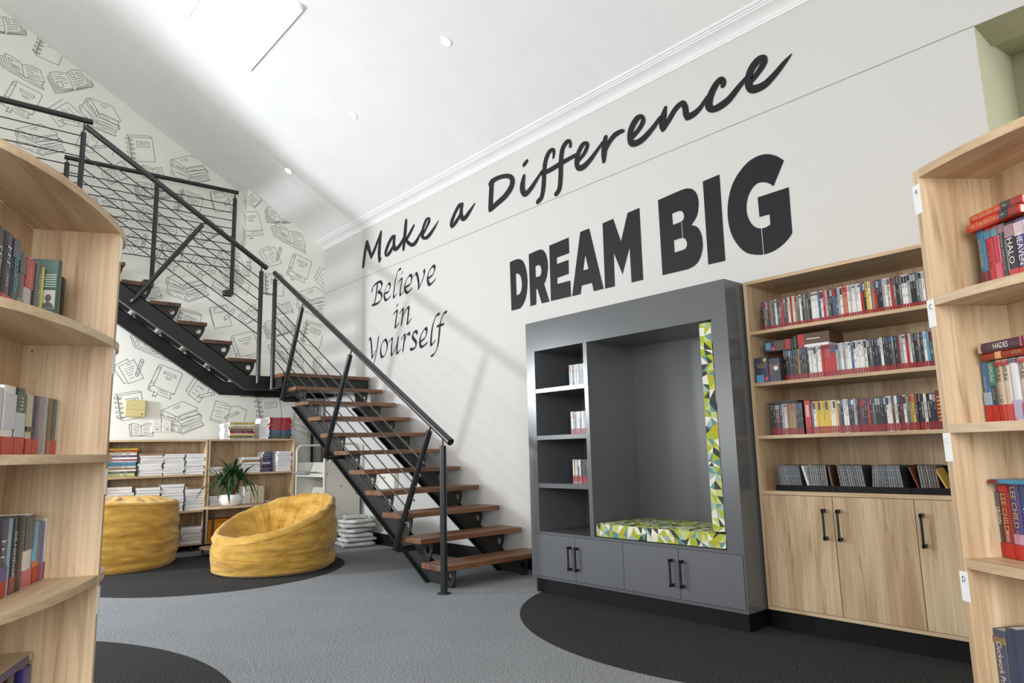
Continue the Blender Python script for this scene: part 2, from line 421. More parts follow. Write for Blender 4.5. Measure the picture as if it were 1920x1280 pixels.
# ------------------------------------------------------------------ measured outlines (metres on the wall)
LET_MAKE=[[[[1.165,3.597,0.0322],[1.19,3.703,0.036],[1.224,3.825,0.036],[1.259,3.9,0.0377]],[[1.265,3.903,0.0317],[1.306,3.814,0.0381],[1.379,3.677,0.0254]],[[1.379,3.676,0.0268],[1.483,3.771,0.0303],[1.63,3.948,0.0229]],[[1.63,3.948,0.0249],[1.603,3.814,0.032],[1.587,3.674,0.037],[1.597,3.577,0.0295]],[[1.597,3.577,0.0271],[1.63,3.592,0.0159]],[[1.975,3.796,0.0114],[1.918,3.81,0.0253],[1.829,3.749,0.0301],[1.755,3.652,0.0293],[1.769,3.6,0.0146],[1.854,3.624,0.0301],[1.938,3.695,0.02],[1.967,3.794,0.0168]],[[1.967,3.802,0.0284],[1.954,3.727,0.0298],[1.967,3.653,0.0324],[2.015,3.633,0.0273],[2.094,3.657,0.0273],[2.179,3.722,0.0204],[2.218,3.772,0.0111]],[[2.241,3.936,0.0257],[2.225,3.83,0.0321],[2.195,3.666,0.032],[2.179,3.583,0.0224]],[[2.411,3.828,0.0197],[2.339,3.766,0.0273],[2.241,3.693,0.026]],[[2.241,3.689,0.0208],[2.294,3.638,0.0239],[2.376,3.594,0.0244],[2.457,3.609,0.0308],[2.531,3.666,0.0205],[2.596,3.724,0.0146]],[[2.61,3.666,0.0217],[2.689,3.732,0.0203],[2.746,3.799,0.025],[2.732,3.834,0.0132],[2.675,3.818,0.0246],[2.61,3.728,0.0269],[2.596,3.657,0.0313],[2.645,3.61,0.0191],[2.73,3.615,0.0283],[2.841,3.675,0.0218],[2.937,3.746,0.0055]]],[[[3.403,3.803,0.0154],[3.341,3.81,0.0265],[3.264,3.75,0.0263],[3.192,3.652,0.0296],[3.204,3.603,0.0185],[3.275,3.637,0.0276],[3.351,3.694,0.0233],[3.39,3.776,0.0196]],[[3.397,3.805,0.0261],[3.377,3.733,0.0283],[3.388,3.661,0.0302],[3.436,3.635,0.0288],[3.51,3.672,0.0278],[3.626,3.751,0.0084]]],[[[3.921,3.877,0.0369],[3.907,3.756,0.0367],[3.894,3.627,0.0366],[3.89,3.608,0.0302]],[[3.902,3.887,0.0322],[3.934,3.906,0.0311],[4.046,3.911,0.0246],[4.167,3.888,0.0234],[4.236,3.849,0.027],[4.255,3.794,0.0368],[4.22,3.733,0.0381],[4.123,3.674,0.0342],[4.0,3.638,0.0326],[3.9,3.605,0.0272]],[[4.432,3.797,0.0215],[4.406,3.714,0.0355],[4.41,3.65,0.035],[4.45,3.606,0.0291],[4.535,3.642,0.028],[4.636,3.718,0.0191],[4.697,3.767,0.0145]],[[4.437,3.92,0.0255],[4.478,3.94,0.023]],[[4.855,3.847,0.0142],[4.865,3.9,0.0209],[4.846,3.93,0.0192],[4.794,3.918,0.029],[4.743,3.844,0.0305],[4.722,3.736,0.03],[4.705,3.604,0.0311],[4.674,3.506,0.0291],[4.62,3.476,0.027]],[[4.696,3.741,0.0228],[4.796,3.738,0.0262],[4.95,3.754,0.0261],[5.098,3.765,0.0217],[5.156,3.767,0.0212]],[[5.085,3.881,0.02],[5.082,3.923,0.0173],[5.039,3.935,0.0263],[4.982,3.889,0.0303],[4.956,3.785,0.0307],[4.943,3.632,0.0304],[4.923,3.52,0.0297],[4.886,3.481,0.0274],[4.873,3.477,0.0244]],[[5.186,3.705,0.02],[5.26,3.752,0.0231],[5.295,3.804,0.0248],[5.283,3.837,0.0149],[5.236,3.833,0.027],[5.18,3.773,0.0288],[5.157,3.7,0.0298],[5.173,3.637,0.0264],[5.234,3.623,0.0304],[5.319,3.658,0.0269],[5.423,3.729,0.0192],[5.474,3.767,0.0162]],[[5.516,3.801,0.0237],[5.499,3.743,0.0309],[5.49,3.662,0.0323],[5.484,3.593,0.0211]],[[5.514,3.696,0.0238],[5.556,3.744,0.0263],[5.619,3.783,0.026],[5.687,3.791,0.0219],[5.716,3.784,0.0164]],[[5.818,3.694,0.0219],[5.885,3.736,0.0245],[5.932,3.785,0.026],[5.924,3.835,0.0166],[5.872,3.836,0.0306],[5.811,3.778,0.0333],[5.79,3.704,0.0316],[5.802,3.645,0.0286],[5.858,3.625,0.029],[5.938,3.642,0.0292],[6.036,3.697,0.0244],[6.108,3.754,0.0184]],[[6.162,3.815,0.0189],[6.139,3.755,0.0343],[6.122,3.683,0.0326],[6.123,3.639,0.0169]],[[6.131,3.647,0.0248],[6.186,3.697,0.0271],[6.257,3.765,0.0275],[6.324,3.789,0.0238],[6.349,3.741,0.0278],[6.353,3.688,0.0283],[6.37,3.649,0.0225],[6.405,3.651,0.0251]],[[6.369,3.655,0.0301],[6.421,3.656,0.0283],[6.485,3.683,0.023],[6.551,3.743,0.0168]],[[6.695,3.78,0.0225],[6.7,3.801,0.0248],[6.677,3.83,0.0265],[6.636,3.811,0.0302],[6.585,3.747,0.0336],[6.562,3.676,0.0339],[6.588,3.628,0.0262],[6.654,3.625,0.0314],[6.732,3.647,0.0301],[6.813,3.703,0.0251],[6.881,3.75,0.0177]],[[6.923,3.708,0.021],[6.981,3.752,0.0243],[7.033,3.805,0.027],[7.033,3.845,0.0199],[6.989,3.843,0.0314],[6.931,3.799,0.0315],[6.904,3.728,0.0314],[6.908,3.667,0.0285],[6.947,3.638,0.0316],[7.024,3.639,0.0299],[7.102,3.679,0.0255],[7.181,3.735,0.0186],[7.237,3.772,0.0053]]]]
LET_BELIEVE=[[[[1.408,3.193],[1.433,3.255],[1.54,3.29],[1.625,3.289]],[[1.625,3.289],[1.667,3.242],[1.626,3.184],[1.563,3.163]],[[1.563,3.163],[1.647,3.125],[1.652,3.058],[1.564,3.014],[1.414,3.013]],[[1.551,3.276],[1.52,3.138],[1.468,3.012]],[[1.731,3.109],[1.833,3.122],[1.863,3.192],[1.822,3.222],[1.751,3.17],[1.714,3.09],[1.762,3.016],[1.874,3.049]],[[2.119,3.347],[2.051,3.341],[1.992,3.241],[1.953,3.099],[1.948,3.019],[2.028,3.052]],[[2.065,3.194],[2.139,3.219],[2.106,3.09],[2.104,3.017],[2.181,3.054]],[[2.129,3.276],[2.166,3.311]],[[2.225,3.093],[2.337,3.117],[2.365,3.195],[2.319,3.225],[2.244,3.178],[2.206,3.092],[2.262,3.018],[2.37,3.054]],[[2.408,3.186],[2.466,3.22],[2.511,3.113],[2.516,3.015]],[[2.516,3.015],[2.609,3.123],[2.641,3.187],[2.628,3.226]],[[2.714,3.101],[2.817,3.13],[2.855,3.201],[2.818,3.229],[2.741,3.186],[2.705,3.103],[2.748,3.02],[2.862,3.061]]],[[[1.95,2.806],[2.033,2.834],[2.004,2.718],[1.994,2.63],[2.076,2.675]],[[2.013,2.885],[2.058,2.92]],[[2.091,2.788],[2.167,2.835],[2.158,2.745],[2.129,2.63]],[[2.145,2.727],[2.243,2.814],[2.299,2.83],[2.29,2.744],[2.271,2.634],[2.358,2.682]]],[[[1.319,2.556],[1.366,2.582],[1.4,2.495],[1.424,2.309]],[[1.58,2.579],[1.554,2.453],[1.509,2.329],[1.468,2.236],[1.404,2.189]],[[1.424,2.309],[1.525,2.413]],[[1.756,2.512],[1.674,2.48],[1.634,2.378],[1.676,2.296],[1.767,2.34],[1.801,2.442],[1.756,2.512]],[[1.843,2.468],[1.916,2.505],[1.901,2.397],[1.901,2.297],[1.956,2.327],[2.038,2.431]],[[2.062,2.505],[2.034,2.39],[2.034,2.299],[2.114,2.343]],[[2.126,2.46],[2.205,2.511],[2.186,2.401],[2.164,2.303]],[[2.186,2.406],[2.252,2.494],[2.302,2.512],[2.317,2.485]],[[2.484,2.481],[2.453,2.515],[2.39,2.494],[2.39,2.444],[2.453,2.385],[2.447,2.326],[2.371,2.306],[2.335,2.322]],[[2.547,2.372],[2.655,2.416],[2.685,2.496],[2.648,2.516],[2.568,2.458],[2.538,2.373],[2.576,2.309],[2.692,2.343]],[[2.945,2.64],[2.878,2.631],[2.813,2.54],[2.775,2.409],[2.774,2.305],[2.853,2.35]],[[3.083,2.64],[3.026,2.631],[2.959,2.536],[2.933,2.396],[2.898,2.267],[2.831,2.194],[2.769,2.181]],[[2.885,2.507],[3.027,2.511]]]]
LET_DREAM=[["D",[[4.179,2.966],[4.26,2.974],[4.329,2.965],[4.382,2.929],[4.417,2.856],[4.436,2.759],[4.435,2.677],[4.415,2.579],[4.378,2.513],[4.329,2.471],[4.281,2.465],[4.187,2.465]],[[4.268,2.827],[4.302,2.823],[4.335,2.79],[4.35,2.74],[4.352,2.684],[4.336,2.636],[4.308,2.609],[4.27,2.609]]],["R",[[4.465,2.982],[4.584,2.991],[4.643,2.988],[4.686,2.959],[4.715,2.907],[4.729,2.841],[4.728,2.778],[4.712,2.71],[4.692,2.67],[4.669,2.643],[4.735,2.459],[4.627,2.461],[4.574,2.613],[4.558,2.611],[4.552,2.464],[4.467,2.461]],[[4.556,2.839],[4.597,2.843],[4.626,2.828],[4.637,2.789],[4.632,2.75],[4.612,2.731],[4.557,2.732]]],["E",[[4.756,2.998],[5.016,3.013],[5.015,2.863],[4.852,2.857],[4.85,2.797],[5.003,2.803],[4.999,2.671],[4.849,2.664],[4.847,2.607],[5.016,2.605],[5.016,2.456],[4.753,2.461]]],["A",[[5.162,3.026],[5.273,3.031],[5.41,2.45],[5.294,2.45],[5.277,2.529],[5.153,2.529],[5.137,2.454],[5.029,2.455]],[[5.211,2.801],[5.243,2.665],[5.18,2.664]]],["M",[[5.432,3.034],[5.555,3.042],[5.628,2.822],[5.715,3.05],[5.843,3.057],[5.841,2.441],[5.718,2.443],[5.717,2.744],[5.627,2.532],[5.543,2.738],[5.537,2.446],[5.426,2.448]]],["B",[[6.034,3.066],[6.249,3.081],[6.32,3.077],[6.368,3.053],[6.399,3.008],[6.411,2.951],[6.406,2.892],[6.385,2.828],[6.334,2.774],[6.383,2.746],[6.413,2.691],[6.422,2.628],[6.417,2.561],[6.387,2.492],[6.341,2.451],[6.275,2.435],[6.034,2.438]],[[6.162,2.915],[6.226,2.919],[6.256,2.909],[6.27,2.882],[6.269,2.852],[6.256,2.833],[6.235,2.826],[6.163,2.822]],[[6.163,2.694],[6.24,2.695],[6.269,2.68],[6.281,2.651],[6.279,2.621],[6.263,2.603],[6.238,2.598],[6.163,2.596]]],["I",[[6.46,3.089],[6.607,3.097],[6.602,2.428],[6.456,2.431]]],["G",[[7.114,3.031],[7.022,2.872],[6.988,2.905],[6.948,2.925],[6.907,2.931],[6.872,2.915],[6.839,2.881],[6.814,2.83],[6.804,2.776],[6.805,2.727],[6.821,2.673],[6.847,2.63],[6.878,2.605],[6.911,2.594],[6.944,2.596],[6.974,2.606],[6.974,2.68],[6.897,2.681],[6.896,2.828],[7.13,2.831],[7.126,2.505],[7.101,2.476],[7.051,2.439],[6.993,2.414],[6.935,2.404],[6.878,2.408],[6.82,2.425],[6.771,2.451],[6.724,2.503],[6.685,2.57],[6.66,2.643],[6.649,2.729],[6.652,2.812],[6.667,2.891],[6.696,2.967],[6.737,3.029],[6.79,3.078],[6.846,3.114],[6.907,3.13],[6.966,3.128],[7.015,3.112],[7.065,3.08]]]]
MOTIF={"M1":[[[0.233,-0.083],[0.0,0.0],[-0.027,-0.014],[-0.037,-0.032],[-0.103,-0.214],[-0.131,-0.286],[-0.135,-0.312],[-0.108,-0.332],[-0.053,-0.348]],[[0.233,-0.083],[0.253,-0.103],[0.246,-0.131],[0.167,-0.364],[0.123,-0.371],[0.121,-0.395],[0.133,-0.413],[0.126,-0.425],[-0.031,-0.365]],[[0.007,-0.024],[-0.074,-0.26],[0.004,-0.298],[0.128,-0.347],[0.164,-0.364]],[[-0.037,-0.035],[0.004,-0.026]],[[-0.043,-0.059],[-0.006,-0.054]],[[-0.103,-0.214],[-0.065,-0.212]],[[-0.11,-0.232],[-0.072,-0.236]],[[-0.074,-0.26],[-0.111,-0.273],[-0.12,-0.3],[-0.092,-0.32]],[[-0.059,-0.328],[-0.083,-0.396],[-0.062,-0.384],[-0.045,-0.404],[-0.024,-0.335]],[[-0.012,-0.307],[0.095,-0.354]],[[-0.005,-0.334],[0.085,-0.379]],[[0.043,-0.082],[0.179,-0.131],[0.174,-0.159],[0.036,-0.107],[0.043,-0.082]],[[0.051,-0.147],[0.139,-0.179]],[[0.063,-0.167],[0.115,-0.194]]],"M2":[[[0.015,0.024],[0.254,0.139],[0.435,0.062],[0.43,0.044]],[[0.015,0.024],[0.0,0.0],[0.007,-0.035],[0.035,-0.047]],[[0.015,0.024],[0.065,0.007],[0.213,-0.062]],[[0.032,0.006],[0.023,-0.017],[0.035,-0.041],[0.181,-0.092]],[[0.436,0.044],[0.234,-0.032],[0.207,-0.068],[0.215,-0.104]],[[0.431,0.026],[0.245,-0.044],[0.229,-0.056],[0.236,-0.08],[0.253,-0.091],[0.461,-0.01],[0.432,0.008],[0.431,0.026]],[[0.215,-0.11],[0.181,-0.092],[0.168,-0.057],[0.178,-0.045],[0.213,-0.062]],[[0.215,-0.11],[0.462,-0.016]],[[0.007,-0.035],[0.003,-0.053],[0.02,-0.082],[0.022,-0.111]],[[0.02,-0.064],[0.261,-0.139],[0.251,-0.169]],[[0.261,-0.139],[0.463,-0.053],[0.48,-0.038],[0.45,-0.019]],[[0.473,-0.016],[0.492,-0.04],[0.482,-0.077],[0.263,-0.169],[0.111,-0.134]],[[0.489,-0.101],[0.49,-0.131],[0.52,-0.143],[0.515,-0.158],[0.273,-0.27],[0.233,-0.252],[0.22,-0.211],[0.241,-0.187],[0.489,-0.101]],[[0.479,-0.135],[0.275,-0.193],[0.248,-0.211],[0.249,-0.24],[0.272,-0.252],[0.509,-0.156]],[[0.025,-0.115],[0.007,-0.141],[0.018,-0.176],[0.042,-0.193],[0.233,-0.252]],[[0.044,-0.123],[0.035,-0.146],[0.053,-0.182]],[[0.061,-0.129],[0.218,-0.181]],[[0.146,0.044],[0.222,0.094]],[[0.185,0.045],[0.223,0.07]],[[0.294,-0.121],[0.395,-0.078]],[[0.299,-0.222],[0.399,-0.174]],[[0.269,-0.067],[0.347,-0.04]],[[0.079,-0.046],[0.157,-0.071]],[[0.13,-0.199],[0.187,-0.217]]],"M3":[[[0.0,0.0],[0.16,0.095],[0.277,-0.125],[0.119,-0.2],[0.0,0.0]],[[-0.036,0.015],[0.087,0.096],[0.104,0.071]],[[-0.036,0.015],[-0.038,-0.043],[0.073,-0.201],[0.096,-0.192]],[[0.091,0.023],[0.136,0.049]],[[0.073,-0.019],[0.088,-0.012]],[[0.109,-0.011],[0.164,0.022]],[[0.075,-0.054],[0.1,-0.041]],[[0.115,-0.034],[0.166,-0.007]],[[0.087,-0.082],[0.112,-0.067]],[[0.127,-0.062],[0.162,-0.043]],[[0.109,-0.104],[0.154,-0.078]],[[0.126,-0.136],[0.172,-0.118]],[[0.238,0.109],[0.266,0.099],[0.27,0.081],[0.223,-0.092],[0.203,-0.111],[0.192,-0.1],[0.19,-0.07],[0.233,0.103]],[[0.19,-0.07],[0.222,-0.084]],[[0.229,0.085],[0.262,0.071]],[[0.251,0.08],[0.206,-0.075]]],"M4":[[[0.0,0.0],[0.251,0.057],[0.296,0.047],[0.358,-0.273],[0.115,-0.332],[0.036,-0.297]],[[0.03,-0.02],[0.292,0.042]],[[0.0,0.0],[0.03,-0.02],[0.095,-0.32]],[[0.02,-0.017],[0.08,-0.307]],[[0.073,-0.047],[0.069,-0.06],[0.059,-0.066],[0.05,-0.06],[0.049,-0.048],[0.057,-0.037],[0.068,-0.037],[0.073,-0.047]],[[0.088,-0.109],[0.084,-0.122],[0.074,-0.128],[0.065,-0.122],[0.064,-0.11],[0.072,-0.099],[0.083,-0.099],[0.088,-0.109]],[[0.101,-0.165],[0.097,-0.178],[0.086,-0.183],[0.078,-0.178],[0.077,-0.165],[0.085,-0.155],[0.095,-0.155],[0.101,-0.165]],[[0.112,-0.225],[0.108,-0.237],[0.097,-0.243],[0.089,-0.237],[0.088,-0.225],[0.096,-0.215],[0.106,-0.215],[0.112,-0.225]],[[0.125,-0.284],[0.121,-0.296],[0.11,-0.302],[0.101,-0.296],[0.101,-0.284],[0.109,-0.274],[0.119,-0.274],[0.125,-0.284]],[[0.049,-0.052],[-0.006,-0.059],[-0.012,-0.038],[0.021,-0.034]],[[0.064,-0.113],[0.008,-0.117],[0.003,-0.096],[0.034,-0.09]],[[0.077,-0.168],[0.019,-0.176],[0.014,-0.155],[0.047,-0.148]],[[0.088,-0.228],[0.03,-0.236],[0.023,-0.212],[0.058,-0.205]],[[0.099,-0.289],[0.043,-0.295],[0.036,-0.272],[0.068,-0.265]],[[0.119,-0.054],[0.261,-0.033],[0.272,-0.097],[0.133,-0.124],[0.119,-0.054]],[[0.149,-0.071],[0.239,-0.057]],[[0.155,-0.092],[0.23,-0.081]]],"M5":[[[0.0,0.0],[0.057,-0.002],[0.111,-0.028],[0.157,-0.001],[0.22,0.009],[0.242,-0.117],[0.169,-0.128],[0.119,-0.149],[0.069,-0.134],[0.015,-0.139],[0.0,0.0]],[[0.111,-0.028],[0.119,-0.149]],[[-0.002,-0.011],[-0.022,-0.014],[0.001,-0.156],[0.122,-0.149],[0.249,-0.149],[0.252,-0.103],[0.242,-0.103]],[[0.022,-0.025],[0.091,-0.042]],[[0.029,-0.054],[0.092,-0.071]],[[0.035,-0.079],[0.088,-0.091]],[[0.037,-0.105],[0.089,-0.116]],[[0.132,-0.03],[0.205,-0.012]],[[0.139,-0.059],[0.207,-0.041]],[[0.14,-0.084],[0.208,-0.07]],[[0.142,-0.113],[0.199,-0.099]]],"M6":[[[0.074,0.009],[0.062,0.025],[0.0,0.0],[0.058,-0.136],[0.306,-0.232],[0.528,-0.299],[0.501,-0.228],[0.519,-0.19]],[[0.024,-0.007],[0.076,-0.12],[0.286,-0.204]],[[0.048,0.01],[0.1,-0.103],[0.273,-0.176]],[[0.073,0.064],[0.156,0.044],[0.231,0.009],[0.263,-0.028],[0.298,-0.184],[0.248,-0.149],[0.173,-0.102],[0.098,-0.054],[0.073,0.064]],[[0.263,-0.028],[0.306,-0.01],[0.381,-0.006],[0.464,-0.027],[0.525,-0.192],[0.424,-0.192],[0.36,-0.172],[0.305,-0.201],[0.298,-0.184]],[[0.305,-0.203],[0.336,-0.189],[0.424,-0.217],[0.501,-0.247]],[[0.336,-0.214],[0.521,-0.281]],[[0.108,0.015],[0.151,0.012],[0.158,-0.018],[0.121,-0.013],[0.108,0.015]],[[0.17,0.003],[0.226,-0.017]],[[0.122,-0.037],[0.233,-0.078]],[[0.141,-0.061],[0.246,-0.096]],[[0.16,-0.082],[0.259,-0.119]],[[0.307,-0.039],[0.382,-0.031],[0.439,-0.045]],[[0.31,-0.066],[0.395,-0.062],[0.446,-0.071]],[[0.318,-0.093],[0.396,-0.099]],[[0.322,-0.123],[0.397,-0.128],[0.473,-0.129]],[[0.329,-0.153],[0.397,-0.149],[0.48,-0.169]]],"M7":[[[0.025,0.064],[0.062,0.088],[0.121,0.11],[0.199,0.121],[0.231,0.166],[0.282,0.202],[0.335,0.205],[0.384,0.143]],[[0.199,0.121],[0.285,-0.054]],[[0.025,0.064],[0.118,-0.106],[0.178,-0.096],[0.285,-0.054]],[[0.014,0.043],[0.111,-0.13],[0.179,-0.112],[0.286,-0.063]],[[0.007,0.019],[0.104,-0.155],[0.18,-0.131],[0.282,-0.072]],[[0.0,0.0],[0.101,-0.177],[0.181,-0.145],[0.282,-0.08],[0.321,-0.064],[0.495,0.045],[0.468,0.106]],[[0.384,0.143],[0.434,0.071],[0.418,0.043],[0.306,-0.043]],[[0.411,0.142],[0.457,0.068],[0.436,0.032],[0.311,-0.05]],[[0.449,0.121],[0.48,0.064],[0.472,0.041],[0.312,-0.059]],[[0.104,-0.029],[0.154,0.0],[0.181,-0.068],[0.13,-0.091],[0.104,-0.029]],[[0.229,0.127],[0.259,0.149],[0.288,0.103],[0.259,0.082],[0.229,0.127]],[[0.065,0.051],[0.082,0.057]],[[0.106,0.077],[0.165,0.1]],[[0.083,0.03],[0.159,0.065]],[[0.094,0.006],[0.186,0.052]],[[0.171,0.017],[0.204,0.037]],[[0.182,-0.018],[0.224,0.003]],[[0.284,0.163],[0.302,0.172]],[[0.29,0.143],[0.338,0.172]],[[0.313,0.129],[0.361,0.152]],[[0.265,0.056],[0.367,0.126]],[[0.28,0.03],[0.387,0.102]],[[0.29,0.004],[0.389,0.066]],[[0.3,-0.015],[0.348,0.012]]],"M8":[[[0.0,0.0],[0.064,0.252],[0.173,0.229],[0.258,0.179],[0.342,0.188],[0.464,0.137],[0.434,-0.009]],[[0.0,0.0],[0.164,-0.046],[0.221,-0.024]],[[0.008,0.023],[0.157,-0.024]],[[0.258,0.179],[0.224,0.054]],[[0.216,0.022],[0.208,-0.017]],[[0.091,0.21],[0.113,0.208]],[[0.136,0.202],[0.225,0.182]],[[0.074,0.175],[0.144,0.16]],[[0.169,0.16],[0.22,0.148]],[[0.057,0.129],[0.152,0.108]],[[0.077,0.091],[0.14,0.079]],[[0.053,0.058],[0.142,0.034]],[[0.174,0.021],[0.192,0.054],[0.344,0.115],[0.36,0.109],[0.358,0.089],[0.333,0.076],[0.206,0.028],[0.174,0.021]],[[0.325,0.108],[0.337,0.08]],[[0.192,0.054],[0.206,0.031]]],"M9":[[[0.071,0.223],[-0.025,0.042],[-0.007,0.022]],[[0.262,0.146],[0.118,0.213],[0.0,0.0],[0.138,-0.108],[0.181,-0.031]],[[0.27,0.109],[0.238,0.027]],[[0.138,0.15],[0.158,0.139]],[[0.174,0.132],[0.216,0.106]],[[0.116,0.115],[0.189,0.068]],[[0.093,0.101],[0.118,0.084]],[[0.147,0.073],[0.178,0.049]],[[0.072,0.064],[0.126,0.023]],[[0.051,0.026],[0.093,-0.009]],[[0.106,-0.039],[0.133,-0.008],[0.303,0.035],[0.327,0.024],[0.322,-0.001],[0.152,-0.044],[0.106,-0.039]],[[0.279,0.028],[0.293,-0.008]],[[0.133,-0.01],[0.152,-0.041]]],"M10":[[[0.0,0.0],[0.212,0.069],[0.294,-0.209],[0.08,-0.264],[0.0,0.0]],[[0.055,-0.001],[0.171,0.042],[0.202,-0.02],[0.071,-0.064],[0.055,-0.001]],[[0.001,-0.022],[0.018,-0.034],[0.002,-0.046],[0.013,-0.054]],[[0.013,-0.064],[0.03,-0.076],[0.014,-0.088],[0.025,-0.096]],[[0.025,-0.106],[0.042,-0.119],[0.026,-0.13],[0.037,-0.138]],[[0.037,-0.148],[0.054,-0.161],[0.038,-0.173],[0.049,-0.18]],[[0.049,-0.19],[0.066,-0.203],[0.05,-0.215],[0.061,-0.222]],[[0.2,-0.145],[0.191,-0.11],[0.299,0.02],[0.328,0.012],[0.322,-0.007],[0.22,-0.136],[0.2,-0.145]],[[0.191,-0.11],[0.22,-0.133]]],"M11":[[[0.021,0.037],[0.076,0.066],[0.114,0.082],[0.146,0.137],[0.196,0.19],[0.268,0.064]],[[0.114,0.082],[0.18,-0.021]],[[0.021,0.037],[0.103,-0.086],[0.181,-0.038],[0.27,0.018]],[[0.021,0.037],[0.0,0.0],[0.093,-0.107],[0.181,-0.05],[0.271,0.0]],[[0.218,0.193],[0.273,0.088]],[[0.153,0.098],[0.175,0.112],[0.19,0.088],[0.165,0.074],[0.153,0.098]],[[0.049,0.017],[0.11,0.047]],[[0.061,-0.005],[0.128,0.025]],[[0.079,-0.032],[0.145,0.004]],[[0.193,0.102],[0.215,0.122]],[[0.183,0.055],[0.239,0.09]],[[0.195,0.027],[0.251,0.068]]]}
MOTIF_AT=[["M1",-2.152,2.25,1.0,0.0,0],["M1",-3.841,5.55,1.029,0.038,1],["M1",-0.458,3.967,0.985,0.055,0],["M1",-1.274,4.404,0.745,0.58,0],["M1",-1.304,2.685,0.824,0.681,0],["M1",-2.136,3.903,0.918,0.037,1],["M1",-2.962,4.309,0.726,0.68,1],["M2",-2.133,1.662,1.0,0.0,0],["M2",-2.124,5.006,0.985,0.036,1],["M2",-3.116,5.576,0.814,-0.543,1],["M2",-2.151,3.341,1.005,0.037,0],["M2",-1.429,3.904,0.936,-0.615,1],["M2",-3.808,4.939,0.959,0.07,1],["M2",-0.424,3.376,1.105,-0.024,0],["M2",-0.43,1.678,1.11,-0.148,0],["M2",-1.465,3.872,0.824,-0.399,0],["M3",-2.62,2.197,1.0,0.0,0],["M3",-0.927,3.919,0.988,-0.002,0],["M3",-2.59,3.842,0.921,0.037,1],["M9",-1.821,1.898,1.0,0.0,0],["M9",-3.496,5.255,1.074,-0.236,1],["M9",-1.819,3.566,1.035,0.014,1],["M9",-0.137,3.616,0.952,0.015,0],["M4",-2.658,5.223,1.0,0.0,1],["M4",-0.958,1.878,1.084,-0.044,0],["M4",-2.636,1.863,0.936,-0.003,0],["M4",-0.902,3.611,0.9,-0.123,0],["M4",-0.271,3.015,0.908,-0.413,0],["M4",-1.965,4.659,0.905,-0.386,1],["M4",-3.638,6.254,0.825,-0.36,1],["M4",-1.976,2.995,0.882,-0.392,0],["M5",-2.448,1.521,1.0,0.0,0],["M5",-2.451,4.859,1.036,0.094,1],["M5",-0.747,3.2,1.016,0.192,0],["M5",-2.434,3.183,0.898,0.174,0],["M6",-0.828,4.302,1.0,0.0,0],["M6",-4.039,5.798,0.9,0.001,1],["M6",-2.492,4.242,0.967,-0.019,1],["M6",-0.823,2.601,1.009,-0.005,0],["M6",-2.517,2.579,1.006,-0.001,0],["M7",-3.55,5.705,1.0,0.0,1],["M7",-4.227,6.23,0.873,-0.22,1],["M7",-0.919,4.529,0.853,-0.288,0],["M7",-0.895,2.868,0.93,-0.139,0],["M7",-2.537,4.568,0.872,-0.224,1],["M7",-1.848,4.056,0.926,0.16,1],["M7",-0.157,2.431,1.006,-0.492,0],["M8",-1.54,1.57,1.0,0.0,0],["M8",-3.201,4.91,0.926,0.001,1],["M8",-1.593,3.312,1.062,-0.1,0],["M10",-1.607,3.034,1.0,0.0,0],["M10",-1.602,4.698,1.016,0.007,1],["M10",-2.173,3.84,0.899,0.047,1],["M11",-1.232,2.959,1.0,0.0,0],["M11",-2.904,4.63,1.118,0.07,1],["M11",-1.187,4.585,0.909,0.344,0]]
VSEAM=((6.246,2.694,2.819),(6.906,2.406,2.594))
# ================================================================== THE ROOM
def ceil_z(y): return 4.125 - 0.56 * y
XR = 11.2; YF = -8.6
YC = -6.4
b = MB(); b.box(-0.4, XR, YF, 0.9, -0.12, 0.0)
struct('floor', b, CARPET)

# long wall (y = 0) with the window niche high at its end
NX, NZ0, NZ1 = 8.305, 2.25, 3.437
b = MB()
def quad(mb, pts, mi=0): mb.add(pts, [tuple(range(len(pts)))], mi)
def wall_piece(x0, x1, z0, z1): b.box(x0, x1, 0.0, 0.16, z0, z1)
wall_piece(-0.4, NX, 0, 4.2); wall_piece(NX, XR, NZ1, 4.2); wall_piece(NX, XR, 0, NZ0); wall_piece(9.95, XR, NZ0, NZ1)
struct('wall_right', b, WALLP)
b = MB()   # horizontal joint groove in the wall board
b.box(0.0, NX, -0.0012, 0.0, 3.4335, 3.4395)
struct('trim_1', b, GROOVE)
# niche linings
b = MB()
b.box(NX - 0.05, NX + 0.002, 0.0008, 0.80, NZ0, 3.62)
struct('wall_niche_side', b, GREENLIT)
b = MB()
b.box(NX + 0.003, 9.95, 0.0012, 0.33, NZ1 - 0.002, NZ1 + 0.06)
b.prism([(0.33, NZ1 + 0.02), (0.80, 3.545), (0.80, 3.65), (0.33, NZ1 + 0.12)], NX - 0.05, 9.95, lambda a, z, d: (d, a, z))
struct('ceiling_niche', b, GREENLIT_DIM)
b = MB(); b.box(NX - 0.05, 9.95, 0.78, 0.84, NZ0, 3.6); struct('wall_niche_back', b, GREENLIT_DIM)
b = MB(); b.box(NX + 0.003, 9.945, -0.006, 0.775, NZ0 + 0.0005, NZ0 + 0.018); struct('sill_niche', b, GREENLIT)
b = MB(); b.box(9.95, 10.0, 0.0, 0.84, NZ0, 3.6); struct('wall_niche_end', b, GREENLIT)
b = MB(); b.box(8.78, 9.70, 0.772, 0.779, 2.45, 3.40); struct('window_1', b, emis('window_daylight', (0.95, 1.0, 0.86, 1), 2.2))
b = MB()
for (x0, x1, z0, z1) in ((8.74, 8.78, 2.41, 3.44), (9.70, 9.74, 2.41, 3.44), (8.78, 9.70, 2.41, 2.45), (8.78, 9.70, 3.40, 3.44)): b.box(x0, x1, 0.755, 0.781, z0, z1)
struct('trim_3', b, TRIMW)

